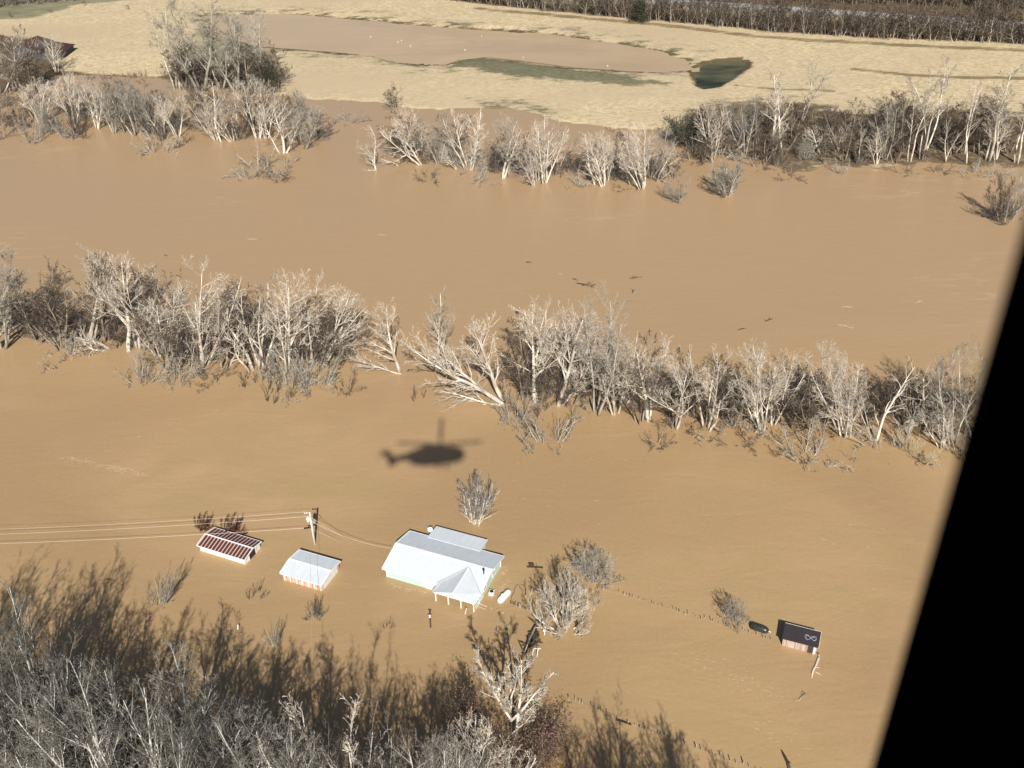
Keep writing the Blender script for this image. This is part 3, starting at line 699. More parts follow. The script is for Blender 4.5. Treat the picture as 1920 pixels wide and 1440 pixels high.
# fences: posts + wires
def fence(pts, n, label, h0, h1, seed, mat='wood_post'):
    rs = random.Random(seed); P = [G(x, y) for x, y in pts]; root = empty('wire_fence', tuple(P[0])); tag(root, label, 'fence')
    seg = [(P[i+1]-P[i]).length for i in range(len(P)-1)]; tot = sum(seg); tops = []
    for i in range(n):
        s_ = tot*i/(n-1)
        k_ = 0
        while k_ < len(seg)-1 and s_ > seg[k_]: s_ -= seg[k_]; k_ += 1
        p = P[k_].lerp(P[k_+1], s_/seg[k_])-P[0]; h = rs.uniform(h0, h1); lean = Vector((rs.gauss(0, .07), rs.gauss(0, .05), 0))
        p = p+Vector((rs.gauss(0, .15), rs.gauss(0, .12), 0))
        r = rs.choice([.05, .055, .07, .10]); mb = MB(); mb.tube([p+Vector((0, 0, -.8)), p+Vector((0, 0, h))+lean], [r, r*.85], 6); mb.build('post', M[mat], root)
        tops.append(p+Vector((0, 0, h0*.7))+lean*.6)
    for dz in (0, .22):
        mb = MB(); mb.tube([q-Vector((0, 0, dz)) for q in tops], .011, 3, False); mb.build('wire', M['wood_grey'], root)
fence([(1122, 1103), (1160, 1112), (1200, 1124), (1270, 1147), (1340, 1165), (1400, 1186), (1446, 1200)], 42, 'long line of short fence posts running from the grey round tree to the dark tank', .2, .75, 5)
fence([(1066, 1311), (1100, 1322), (1135, 1336), (1160, 1351), (1185, 1360), (1240, 1377), (1300, 1402), (1350, 1420), (1430, 1450)], 34, 'line of short fence posts running from the sycamore to the bottom edge', .2, .85, 6)
mb = MB(); p = [G(1156, 1349.5, .35), G(1184, 1359, .4)]; mb.bar(Vector((0, 0, 0)), p[1]-p[0], .12, .14); o = mb.build('fence_rail', M['wood_dark']); o.location = p[0]; tag(o, 'single dark rail across the gap in the lower post fence', 'rail')

# logs and driftwood
def log(pts, rads, mat, label, name='driftwood_log', stubs=0, seed=0, group=None, z=.05):
    rs = random.Random(seed); P = [G(x, y, z) for x, y in pts]; mb = MB(); Q = [p-P[0] for p in P]
    mb.tube(Q, rads, 7)
    for i in range(stubs):
        k_ = rs.randrange(len(Q)-1); q = Q[k_].lerp(Q[k_+1], rs.random()); d = Vector((rs.gauss(0, 1), rs.gauss(0, 1), abs(rs.gauss(0, .5))))*rs.uniform(.3, .8)*max(.5, max(rads)*4)
        mb.tube([q, q+d*.5+Vector((0, 0, .1)), q+d], [max(rads)*.5, max(rads)*.35, .015], 4)
    o = mb.build(name, M[mat], smooth=True); o.location = P[0]; tag(o, label, 'driftwood', group); return o
log([(1011, 1160), (1003, 1176), (996, 1190), (991, 1204), (985, 1220), (979, 1236)], [.12, .3, .35, .35, .3, .15], 'wood_dark', 'long dark fallen trunk floating between the oak and the sycamore', 'fallen_trunk', 14, 3, z=.2)
log([(1009, 1164), (1001, 1182), (993, 1198), (984, 1222)], [.05, .12, .14, .05], 'wood_grey', 'grey bark strip floating on the long dark trunk under the oak', 'bark_strip', 0, 4, z=.62)
log([(1004, 1180), (1006, 1190), (998, 1200), (1003, 1206), (994, 1209)], [.2, .5, .35, .3, .2], 'wood_dark', 'dark heap of debris caught right of the fallen trunk', 'debris_heap', 10, 8, z=.1)
log([z5(1530, 770), z5(1570, 810), z5(1560, 860), z5(1530, 930), z5(1500, 990), z5(1490, 1050)], [.1, .16, .2, .16, .15, .06], 'wood_pale', 'pale crooked log trailing from the corner of the brick shed', 'driftwood_log', 5, 9)
log([z5(1395, 1185), z5(1425, 1210), z5(1380, 1250), z5(1360, 1275), z5(1300, 1268)], [.07, .09, .1, .08, .03], 'wood_grey', 'short hooked piece of driftwood below the crooked pale log', 'driftwood_log', 3, 10)
log([(1465, 1406), (1471, 1418), (1477, 1430), (1480, 1445)], [.06, .2, .22, .2], 'wood_dark', 'dark curved log half out of the frame at the bottom edge', 'driftwood_log', 2, 11)
def branch(px, py, sz, label, mat='wood_dark', seed=1, n=9, ang=None):
    rs = random.Random(seed); c_ = G(px, py, 0); mb = MB(); a0 = ang if ang is not None else rs.uniform(0, 6)
    D = Vector((math.cos(a0), math.sin(a0), 0)); mb.tube([-D*sz/2, Vector((0, 0, .1)), D*sz/2], [.05*sz**.5, .12*sz**.5, .03], 5)
    for i in range(n):
        s_ = rs.uniform(-.5, .5)*sz; a = a0+rs.choice((-1, 1))*rs.uniform(.4, 1.1); l_ = rs.uniform(.15, .45)*sz
        e = Vector((math.cos(a), math.sin(a), rs.uniform(0, .5)))*l_; mb.tube([D*s_, D*s_+e*.6, D*s_+e], [.06, .045, .015], 4)
    o = mb.build('drift_branch', M[mat]); o.location = c_; tag(o, label, 'driftwood')
branch(1095, 534, 4.2, 'largest dark branch snag floating in the upper river', seed=2, n=16, ang=-.5)
branch(1078, 524, 1.6, 'small twig just upstream of the largest branch snag', seed=3, n=4, ang=-.6)
branch(1050, 514, 1.2, 'tiny twig in the trail left of the largest snag', 'wood_grey', 31, 3, -.5)
branch(992, 492, 1.8, 'leftmost dark twig at the start of the debris trail', 'wood_dark', 32, 4, -.3)
branch(1190, 521, 2.6, 'dark stick drifting right of the largest snag', seed=4, n=5, ang=.3)
branch(1187, 546, 1.8, 'short dark stick directly above the tallest fan-shaped tree', seed=5, n=3, ang=1.2)
branch(1442, 600, 2.4, 'dark curved stick drifting in mid river, upper of the pair', seed=6, n=4, ang=.6)
branch(1391, 617, 2.2, 'dark thin stick drifting in mid river, lower of the pair', seed=7, n=2, ang=.3)
branch(1588, 576, 2.2, 'faint half sunken branch towards the right of the river', 'wood_grey', 8, 5, -.2)
branch(1583, 612, 3.4, 'brown half sunken branch below the faint one on the right', 'wood_grey', 9, 8, -.5)
branch(1722, 566, 2.4, 'thin pale-brown stick drifting near the dark door frame', 'wood_grey', 12, 3, .4)
branch(473, 449, 2.6, 'grey twig drifting in the river above the left clump', 'wood_grey', 13, 5, .2)
branch(715, 441, 2.4, 'brown twig drifting in the river above the gap in the trees', 'wood_grey', 14, 5, -.4)
branch(311, 479, 1.2, 'small dark twig afloat just above the left clump of trees', seed=15, n=2)
branch(205, 1087, 1.6, 'small stick with a pale end in the left forest shadow', 'wood_dark', 16, 2, -.2)
# white specks afloat on the pool in the golden field
for i, (x, y) in enumerate([(695, 69), (753, 76), (746, 79), (770, 87), (903, 68), (872, 94), (981, 108), (1139, 124)]):
    c_ = G(x, y, .2); o = MB().tube([(-.25, 0, 0), (-.1, 0, .14), (.1, 0, .16), (.26, 0, .05)], [.06, .17, .16, .04], 8).build('floating_debris', M['white_paint'], smooth=True); o.location = c_; o.rotation_euler = (0, 0, i*1.3)
    tag(o, 'small white piece of flotsam on the pinkish pool in the golden field', 'debris', 'white flotsam on the field pool')
def foam(curves, spread, n, label, seed):
    rs = random.Random(seed); mb = MB()
    for c in curves:
        P = [G(x, y, .012) for x, y in c]; seg = [(P[i+1]-P[i]).length for i in range(len(P)-1)]; tot = sum(seg)
        for _ in range(int(n*tot)):
            q = rs.random()*tot; k_ = 0
            while q > seg[k_] and k_ < len(seg)-1: q -= seg[k_]; k_ += 1
            p = P[k_].lerp(P[k_+1], min(1, q/seg[k_])) + Vector((rs.gauss(0, spread), rs.gauss(0, spread*.7), rs.uniform(0, .01)))
            a = rs.uniform(-.6, .4); l_ = rs.uniform(.08, .45); w_ = rs.uniform(.03, .10); m_ = rs.randint(5, 7)
            poly = []
            for j in range(m_):
                t_ = j/m_*2*math.pi; r1_ = rs.uniform(.6, 1.2); x = math.cos(t_)*l_*r1_; y = math.sin(t_)*w_*r1_
                poly.append(p+Vector((x*math.cos(a)-y*math.sin(a), x*math.sin(a)+y*math.cos(a), 0)))
            mb.add(poly, [tuple(range(m_))])
    o = mb.build('foam', M['foam']); tag(o, label, 'foam', kind='stuff')
M['foam'] = simple('tan_foam', (.52, .39, .24), .8, .15)
foam([[(125, 858), (165, 868), (225, 880), (275, 892)], [(215, 876), (245, 882)]], .5, 9, 'thin line of pale foam on the water at the left, above the wires', 1)
foam([[(1308, 1246), (1345, 1268), (1400, 1288), (1460, 1306)], [(1370, 1262), (1410, 1285), (1470, 1300)], [(1300, 1215), (1335, 1240)], [(1420, 1350), (1475, 1405)]], 1.2, 3.2, 'faint mottled foam drifting below the brick shed', 2)
foam([[(955, 1082), (942, 1100), (930, 1112)], [(952, 1062), (940, 1080)], [(730, 1096), (760, 1104), (805, 1112)]], .25, 7, 'pale flecks of foam along the house walls', 3)
foam([[(700, 300), (1000, 385), (1300, 400), (1800, 470)], [(100, 300), (400, 360), (700, 420)], [(1000, 880), (1200, 930), (1500, 960), (1650, 1100)], [(300, 780), (600, 800)]], 9, .5, 'scattered flecks of foam over the open river', 4)
#TREES
# ------------------------------------------------------------------ trees
UP = Vector((0, 0, 1))
class Kind: pass
def make_proto(name, seed, H, stems, seg, n, ang, lr, rr, r0, wobb, trop, t0, maxlev, tm, cm, rmin=.02, trunkfrac=0, leaf=None, env=.55, sides=(7, 5, 4, 3, 3), limb=1, dome=None):
    rs = random.Random(seed); T = MB(); C = MB(); tips = []
    def rv(s): return Vector((rs.gauss(0, s), rs.gauss(0, s), rs.gauss(0, s)))
    def clip(p, d, L_):
        if not dome: return L_
        Rr, cz, rz_ = dome[0]*H, dome[1]*H, dome[2]*H
        a = (d.x/Rr)**2+(d.y/Rr)**2+(d.z/rz_)**2; q = p.z-cz
        b_ = 2*(p.x*d.x/Rr**2+p.y*d.y/Rr**2+q*d.z/rz_**2); c_ = (p.x/Rr)**2+(p.y/Rr)**2+(q/rz_)**2-1
        disc = b_*b_-4*a*c_
        if disc < 0: return L_
        t_ = (-b_+math.sqrt(disc))/(2*a)
        return min(L_, max(t_, .02*H)*rs.uniform(.9, 1.1))
    def grow(p, d, L_, r, lev):
        L_ = clip(p, d, L_)
        k = seg[min(lev, len(seg)-1)]; pts = [p.copy()]; rad = [r]; dirs = [d.copy()]
        for i in range(k):
            d = (d + rv(wobb[min(lev, len(wobb)-1)]) + UP*trop[min(lev, len(trop)-1)]).normalized()
            p = p + d*(L_/k); pts.append(p.copy()); dirs.append(d.copy())
            rad.append(max(rmin*.45, r*(1-(i+1)/k*.86)))
        (T if lev <= limb else C).tube(pts, rad, sides[min(lev, len(sides)-1)], cap=(lev == 0))
        if lev >= maxlev: tips.append(pts[-1]); return
        nn = n[min(lev, len(n)-1)]; nn = max(1, int(nn*rs.uniform(.8, 1.2)))
        for j in range(nn):
            t_ = t0[min(lev, len(t0)-1)]+(1-t0[min(lev, len(t0)-1)])*(j+rs.random())/nn
            t_ = min(.985, t_); x = t_*k; i = min(int(x), k-1); fr = x-i
            q = pts[i].lerp(pts[i+1], fr); dd = dirs[i+1]; rq = rad[i]*(1-fr)+rad[i+1]*fr
            a = math.radians(ang[min(lev, len(ang)-1)]*rs.uniform(.7, 1.25))
            side = dd.cross(Vector((rs.gauss(0, 1), rs.gauss(0, 1), rs.gauss(0, 1))))
            if side.length < 1e-4: continue
            side.normalize(); nd = (dd*math.cos(a)+side*math.sin(a)).normalized()
            LL = L_*lr[min(lev, len(lr)-1)]*(1-env*t_)*rs.uniform(.65, 1.25)
            grow(q, nd, LL, max(rmin, min(rq*.9, rq*rr+.0)), lev+1)
    for st_ in stems:
        (tilt, azm, LL, rmul), zst = st_[:4], (st_[4] if len(st_) > 4 else None)
        tl_, az_ = math.radians(tilt), math.radians(azm)
        d = Vector((math.sin(tl_)*math.cos(az_), math.sin(tl_)*math.sin(az_), math.cos(tl_)))
        st = Vector((math.cos(az_), math.sin(az_), 0))*(.25 if len(stems) > 1 else 0)
        grow(Vector((0, 0, zst*H)) if zst is not None else st+Vector((0, 0, -1.2)), d, LL*H, r0*rmul, 0)
    tmesh = T.mesh(name+'_trunk', M[tm], True); cmesh = C.mesh(name+'_crown', M[cm])
    allv = np.array(C.v if C.v else T.v); zt = np.percentile(allv[:, 2], 99.6); wd = (np.percentile(allv[:, 0], 98.5)-np.percentile(allv[:, 0], 1.5)+np.percentile(allv[:, 1], 98.5)-np.percentile(allv[:, 1], 1.5))/2
    p = Kind(); p.t, p.c, p.H, p.W = tmesh, cmesh, zt, wd; p.leaf = None
    if leaf:
        Lm = MB(); cnt, lmat, zlo, zhi, sz, xm = leaf
        src = [q for q in tips if zlo*zt <= q.z <= zhi*zt and (xm is None or q.x > xm)]
        for i in range(cnt):
            q = rs.choice(src)+rv(.5); a_ = rv(1).normalized(); b_ = a_.cross(rv(1)).normalized(); s_ = sz*rs.uniform(.6, 1.4)
            Lm.add([q-a_*s_, q+b_*s_*.6, q+a_*s_, q-b_*s_*.6], [(0, 1, 2, 3)])
        p.leaf = Lm.mesh(name+'_leaves', M[lmat])
    print('PROTO', name, len(T.f)+len(C.f), round(zt, 1), round(wd, 1))
    return p
def stems(rs, n, t0_, t1_, l0=.8, l1=1.05):
    return [(rs.uniform(t0_, t1_), 360*i/n+rs.uniform(-25, 25), rs.uniform(l0, l1), rs.uniform(.7, 1)) for i in range(n)]
PR = {}
r_ = random.Random(11)
def addp(k, p): PR.setdefault(k, []).append(p)
common = dict(seg=(7, 5, 4, 2, 1), wobb=(.07, .11, .14, .18, .15), trop=(.05, .07, .06, .04, .03))
for i in range(3):   # pale multi-stemmed river trees
    addp('vase', make_proto('vase%d' % i, 20+i, 18, stems(r_, 3+i % 3, 8, 26), n=(11, 7, 5, 2), ang=(38, 36, 38, 36), lr=(.60, .55, .5, .5), rr=.58, r0=.28, rmin=.024, t0=(.3, .2, .15, .1), dome=(.31, .60, .42), maxlev=4, tm='bark_pale', cm='twig_pale', **common))
for i in range(3):   # single trunks forking low
    addp('fork', make_proto('fork%d' % i, 40+i, 18, [(3, 0, .95, 1.2)]+stems(r_, 1+i % 2, 18, 32, .7, .9), n=(13, 7, 5, 2), ang=(43, 38, 40, 38), lr=(.62, .55, .5, .5), rr=.58, r0=.30, rmin=.024, t0=(.28, .2, .15, .1), dome=(.34, .60, .42), maxlev=4, tm='bark_pale', cm='twig_pale', **common))
for i in range(3):   # tall slim
    addp('tall', make_proto('tall%d' % i, 60+i, 24, [(2, 0, 1, 1.0)]+([(9, 80*i, .9, .8)] if i else []), n=(14, 7, 5, 3), ang=(35, 38, 40, 40), lr=(.28, .5, .5, .45), rr=.5, r0=.26, rmin=.026, t0=(.45, .25, .15, .1), maxlev=4, tm='bark_pale', cm='twig_grey', **common))
for i in range(2):   # heavy limbed, crooked and leaning
    addp('lean', make_proto('lean%d' % i, 85+i, 18, [(4, 90, 1.0, 1.1)], seg=(8, 6, 4, 2, 1), n=(15, 8, 5, 2), ang=(34, 34, 36, 36), lr=(.5, .46, .5, .45), rr=.6, r0=.30, wobb=(.05, .09, .12, .15, .12), trop=(.02, .05, .05, .03, .03), t0=(.22, .15, .12, .1), maxlev=4, tm='bark_pale', cm='twig_pale', rmin=.028, env=.6))
    addp('crook', make_proto('crook%d' % i, 80+i, 18, [(6, 90, 1.0, 1.2), (24, 200, .7, .9)][:1+i], seg=(8, 6, 4, 2, 1), n=(12, 7, 5, 2), ang=(44, 40, 42, 40), lr=(.42, .48, .5, .45), rr=.62, r0=.32, rmin=.026, wobb=(.12, .17, .2, .2, .15), trop=(.03, .04, .04, .03, .03), t0=(.2, .2, .15, .1), maxlev=4, tm='bark_pale', cm='twig_pale'))
for i in range(2):   # grey dense
    addp('grey', make_proto('grey%d' % i, 90+i, 20, stems(r_, 3, 6, 22), n=(13, 8, 6, 3), ang=(40, 40, 42, 40), lr=(.42, .5, .5, .5), rr=.5, r0=.26, t0=(.28, .2, .12, .1), dome=(.30, .60, .42), maxlev=4, tm='bark_grey', cm='twig_grey', **common))
for i in range(2):
    addp('brown', make_proto('brown%d' % i, 100+i, 16, stems(r_, 3, 6, 28), n=(12, 8, 6, 3), ang=(42, 42, 45, 40), lr=(.45, .5, .5, .5), rr=.5, r0=.22, t0=(.2, .15, .1, .1), dome=(.36, .55, .47), maxlev=4, tm='bark_brown', cm='twig_brown', rmin=.028, **common))
for i in range(3):   # forest crowns seen from above: longer ascending limbs
    addp('forest', make_proto('forest%d' % i, 120+i, 22, stems(r_, 4, 5, 20, .85, 1.0), n=(11, 8, 5, 3), ang=(32, 32, 32, 32), lr=(.50, .6, .55, .5), rr=.60, r0=.30, t0=(.3, .2, .15, .1), dome=(.24, .62, .40), maxlev=4, tm='bark_forest', cm='twig_forest', seg=(7, 5, 3, 2, 1), wobb=(.07, .08, .09, .10, .1), trop=(.05, .05, .03, .02, .02), rmin=.022, limb=1, sides=(6, 5, 3, 3, 3)))
for i in range(3):   # forest crowns seen from above: longer ascending limbs
    addp('forestp', make_proto('forestp%d' % i, 130+i, 22, stems(r_, 4+i % 2, 6, 24), n=(11, 7, 6, 3), ang=(34, 34, 36, 36), lr=(.58, .55, .5, .5), rr=.58, r0=.30, rmin=.024, t0=(.32, .2, .15, .1), dome=(.29, .62, .40), maxlev=4, tm='bark_near', cm='twig_near', sides=(6, 5, 3, 3, 3), **common))
addp('fan', make_proto('fan0', 140, 8, stems(r_, 15, 3, 34, .75, 1.0), n=(14, 7, 5), ang=(22, 26, 28), lr=(.42, .5, .5), rr=.6, r0=.12, t0=(.2, .2, .1), dome=(.42, .60, .42), maxlev=3, tm='bark_pale', cm='twig_grey', rmin=.02, seg=(6, 4, 2, 1), wobb=(.07, .1, .12, .1), trop=(.05, .05, .05, .05)))
addp('fan', make_proto('fan1', 141, 8, stems(r_, 9, 3, 40, .7, 1.0), n=(13, 6, 4), ang=(30, 30, 30), lr=(.42, .5, .5), rr=.55, r0=.11, t0=(.15, .2, .1), dome=(.40, .60, .42), maxlev=3, tm='bark_grey', cm='twig_grey', rmin=.02, seg=(6, 4, 2, 1), wobb=(.07, .1, .12, .1), trop=(.05, .05, .05, .05)))
addp('oak', make_proto('oak0', 150, 11, [(3, 0, 1.0, 1.9)]+[(t_, a_, l_, m_) for t_, a_, l_, m_ in ((66, 188, .85, 1.0), (42, 165, .85, .8), (68, 0, .78, .8), (44, 25, .85, .8), (30, 90, .9, .9), (60, 320, .7, .7), (60, 225, .7, .7), (20, 330, .95, .8), (22, 200, .9, .8), (62, 130, .75, .7), (60, 55, .75, .7), (40, 275, .75, .7), (70, 265, .5, .5))],
     n=(13, 8, 6, 2), ang=(36, 32, 32, 32), lr=(.6, .55, .5, .5), rr=.60, r0=.27, t0=(.3, .2, .15, .1), dome=(.60, .52, .52), maxlev=4, tm='bark_pale', cm='twig_pale', rmin=.028, seg=(8, 5, 4, 2, 1), wobb=(.06, .07, .08, .1, .1), trop=(.055, .035, .03, .02, .02), limb=3))
addp('round', make_proto('round0', 160, 8, stems(r_, 7, 45, 80, .85, 1.0)+stems(r_, 6, 5, 40, .8, 1.0), n=(13, 8, 5, 3), ang=(42, 40, 40, 38), lr=(.55, .5, .5, .5), rr=.5, r0=.13, t0=(.2, .1, .1, .1), dome=(.72, .45, .55), maxlev=4, tm='bark_grey', cm='twig_grey', rmin=.022, seg=(6, 4, 3, 2, 1), wobb=(.08, .11, .14, .18), trop=(.03, .03, .03, .03)))
addp('round', make_proto('round1', 161, 7, stems(r_, 6, 40, 72, .8, 1.0)+stems(r_, 5, 5, 35, .8, 1.0), n=(14, 8, 5), ang=(36, 34, 36), lr=(.42, .5, .5), rr=.5, r0=.12, t0=(.15, .1, .1), dome=(.56, .50, .50), maxlev=3, tm='bark_grey', cm='twig_brown', rmin=.022, **common))
for i in range(3):   # low arching shrubs
    addp('shrub', make_proto('shrub%d' % i, 170+i, 5, stems(r_, 9, 20, 75, .6, 1.1), n=(10, 6, 4), ang=(38, 40, 40), lr=(.45, .5, .5), rr=.6, r0=.09, t0=(.1, .1, .1), maxlev=3, tm='bark_grey' if i != 1 else 'bark_brown', cm=('twig_grey', 'twig_brown', 'twig_grey')[i], rmin=.02, seg=(6, 4, 2, 1), wobb=(.13, .15, .18, .15), trop=(-.03, 0, .02, 0)))
addp('maroon', make_proto('maroon0', 180, 4, stems(r_, 8, 10, 70, .7, 1.0), n=(14, 9, 7), ang=(45, 45, 45), lr=(.5, .5, .5), rr=.5, r0=.07, t0=(.2, .1, .1), dome=(.75, .55, .48), maxlev=3, tm='twig_maroon', cm='twig_maroon', rmin=.022, **common))
addp('twigs', make_proto('twigs0', 185, 2.5, stems(r_, 6, 10, 50, .7, 1.0), n=(6, 4), ang=(35, 35), lr=(.45, .5), rr=.6, r0=.05, t0=(.2, .1), maxlev=2, tm='twig_brown', cm='twig_brown', rmin=.02, **common))
for i in range(3):   # distant woodland
    addp('far', make_proto('far%d' % i, 190+i, 10, stems(r_, 2+i % 2, 4, 20), n=(10, 7, 5), ang=(40, 42, 42), lr=(.42, .5, .5), rr=.5, r0=.16, t0=(.2, .1, .1), maxlev=3, tm=('bark_grey', 'bark_brown', 'bark_pale')[i], cm='twig_brown', rmin=.045, seg=(5, 3, 2, 1), wobb=(.08, .12, .15, .15), trop=(.05, .05, .05, .05)))
addp('syc', make_proto('syc0', 200, 14, [(1, 0, 1.08, 1.5), (27, 176, .66, 1.0, .34), (44, 2, .66, 1.0, .32), (40, 15, .34, .7, .16), (24, 80, .4, .7, .45), (22, 262, .4, .7, .42), (18, 190, .45, .7, .5), (18, 10, .4, .7, .55)], n=(16, 9, 6, 4), ang=(46, 42, 40, 38), lr=(.27, .45, .55, .5), rr=.5, r0=.17, limb=2, t0=(.3, .2, .12, .1), dome=(.46, .62, .45), maxlev=4, tm='bark_pale', cm='twig_grey', rmin=.022, seg=(8, 5, 4, 2, 1), wobb=(.07, .13, .16, .16, .12), trop=(.06, .06, .05, .04, .03)))
addp('leafy', make_proto('leafy0', 210, 9, stems(r_, 5, 8, 45, .8, 1.0), n=(12, 8, 5), ang=(42, 42, 42), lr=(.45, .5, .5), rr=.5, r0=.14, t0=(.15, .1, .1), maxlev=3, tm='bark_brown', cm='twig_brown', rmin=.02, leaf=(2400, 'leaf_brown', 0, 1, .11, None), **common))
addp('cedar', make_proto('cedar0', 220, 9, [(0, 0, 1.0, 1)], n=(60, 8, 3), ang=(75, 45, 40), lr=(.34, .4, .5), rr=.4, r0=.2, t0=(.06, .1, .1), maxlev=2, tm='bark_brown', cm='leaf_green', rmin=.03, leaf=(9000, 'leaf_green', 0, 1, .16, None), env=.85, seg=(6, 3, 2, 1), wobb=(.01, .05, .1), trop=(.05, .02, 0)))
addp('evergreen', make_proto('evergreen0', 225, 7, stems(r_, 6, 8, 45, .8, 1.0), n=(12, 8, 4), ang=(42, 42, 42), lr=(.45, .5, .5), rr=.5, r0=.12, t0=(.15, .1, .1), maxlev=2, tm='bark_brown', cm='twig_brown', rmin=.02, leaf=(5500, 'leaf_green', 0, 1, .12, None), **common))

def plant(kind, loc, tilt, h, rz, width=None, variant=0, name='bare_tree', parts=True):
    p = PR[kind][variant % len(PR[kind])]
    root = empty(name, loc)
    sz = h/p.H; sx = sz if not width else width/p.W
    sx = max(sz*.5, min(sz*1.5, sx))
    Mx = Matrix.Rotation(tilt, 3, 'Y') @ Matrix.Rotation(rz, 3, 'Z')
    root.rotation_euler = Mx.to_euler(); root.scale = (sx, sx, sz)
    o = link('trunk' if h > 5 else 'stems', p.t, root)
    link('crown', p.c, root)
    if p.leaf: link('leaves', p.leaf, root)
    return root
rt = random.Random(77)
ORD = ['first', 'second', 'third', 'fourth', 'fifth', 'sixth', 'seventh', 'eighth', 'ninth', 'tenth', 'eleventh', 'twelfth', 'thirteenth', 'fourteenth', 'fifteenth', 'sixteenth', 'seventeenth', 'eighteenth', 'nineteenth', 'twentieth'] + ['twenty-'+x for x in ['first', 'second', 'third', 'fourth', 'fifth', 'sixth', 'seventh', 'eighth', 'ninth']] + ['thirtieth'] + ['thirty-'+x for x in ['first', 'second', 'third', 'fourth', 'fifth', 'sixth', 'seventh', 'eighth', 'ninth']] + ['fortieth'] + ['forty-'+x for x in ['first', 'second', 'third', 'fourth', 'fifth']]
ADJ = dict(vase='pale many-stemmed', fork='pale forked', tall='tall slender', crook='crooked pale-limbed', grey='dense grey', brown='dark brown twiggy', shrub='low arching', fan='fan-shaped', round='rounded', oak='spreading', evergreen='dark leafy', leafy='brown-leaved', twigs='tiny')
def row(table, where, group, zland=0.0):
    """lines: base x, base y, top x, top y, kind, [crown width px], [| own label]"""
    items = []
    for ln in table.strip().splitlines():
        own = None
        if '|' in ln: ln, own = ln.split('|'); own = own.strip()
        q = ln.split(); bx, by, tx, ty = map(float, q[:4]); kind = q[4]; wpx = float(q[5]) if len(q) > 5 else None
        items.append((bx, by, tx, ty, kind, wpx, own))
    items.sort(key=lambda a: a[0]); cnt = {}
    for bx, by, tx, ty, kind, wpx, own in items:
        z = 0.0
        g0 = G(bx, by, 0); zz = float(land_h(np.array([g0.x]), np.array([g0.y]))[0])
        if zz > 0: g0 = G(bx, by, zz); z = zz
        tp = onY(tx, ty, g0.y); d = tp-g0; L_ = math.hypot(d.x, d.z); tilt = math.atan2(d.x, d.z)
        sh = kind in ('shrub', 'twigs', 'maroon') or (kind in ('fan', 'round', 'evergreen', 'brown') and L_ < 7.5)
        cat = 'shrub' if sh else 'tree'
        root = plant(kind, (g0.x, g0.y, z), tilt, max(L_, 1.2), rt.uniform(0, 6.28), 1.12*wpx/ppm(g0) if wpx else None, rt.randrange(9), 'bare_shrub' if sh else 'bare_tree')
        cnt[cat] = cnt.get(cat, 0)+1
        lab = own or '%s %s, %s from left in the %s' % (ADJ.get(kind, 'bare'), cat, ORD[cnt[cat]-1], where)
        tag(root, lab, cat, group)

A1 = """
-20 655 -15 470 grey 90
10 652 15 478 grey 95
75 640 66 488 brown 80
120 655 100 520 brown 90
165 650 140 466 fork 95
133 657 130 595 shrub 100
205 655 125 590 crook 80
200 640 190 484 brown 90
238 660 206 482 fork 90
262 652 248 488 vase 90
270 655 292 502 brown 90
300 668 285 560 vase 90
268 716 268 650 shrub 80
315 690 300 570 brown 90
320 668 343 531 fork 90
383 684 386 495 vase 110
345 700 340 600 shrub 80
330 716 318 655 shrub 70
404 664 404 543 vase 90
420 690 430 530 brown 90
474 696 440 560 crook 80
485 694 470 509 tall 90
492 686 500 520 vase 90
400 716 395 665 shrub 70
521 742 522 690 twigs 30
540 698 554 509 fork 95
545 720 540 660 shrub 60
470 718 466 680 twigs 40
587 682 601 520 vase 100
601 688 630 540 fork 90
604 690 650 590 brown 80
598 722 596 665 shrub 80
570 715 568 650 shrub 60
560 690 575 560 brown 100
450 670 452 560 brown 100
"""
A2 = """
749 698 694 578 lean 75 | crooked pale tree leaning left in the gap of the middle tree row
749 701 640 672 lean 30 | long pale limb of a fallen tree lying left across the gap
655 735 663 682 shrub 40 | small dark drowned shrub in the gap of the middle tree row
820 690 798 535 tall 70 | upright pale tree rising behind the leaning tree in the middle row
836 690 826 562 fork 40 | narrow forked tree just right of the upright one in the middle row
943 751 868 598 lean 75 | long pale tree leaning up left, right one of the leaning clump
941 757 762 625 lean 85 | longest pale tree leaning far to the left over the floodwater
939 760 812 750 lean 45 | lowest leaning tree with its trunk nearly flat on the water
850 704 845 660 fork 50 | short white forked trunk standing amid the leaning clump
905 740 800 640 lean 60 | thin leaning tree between the two longest leaning trunks
782 745 780 725 twigs 30 | wisp of drowned twigs left of the leaning clump
"""
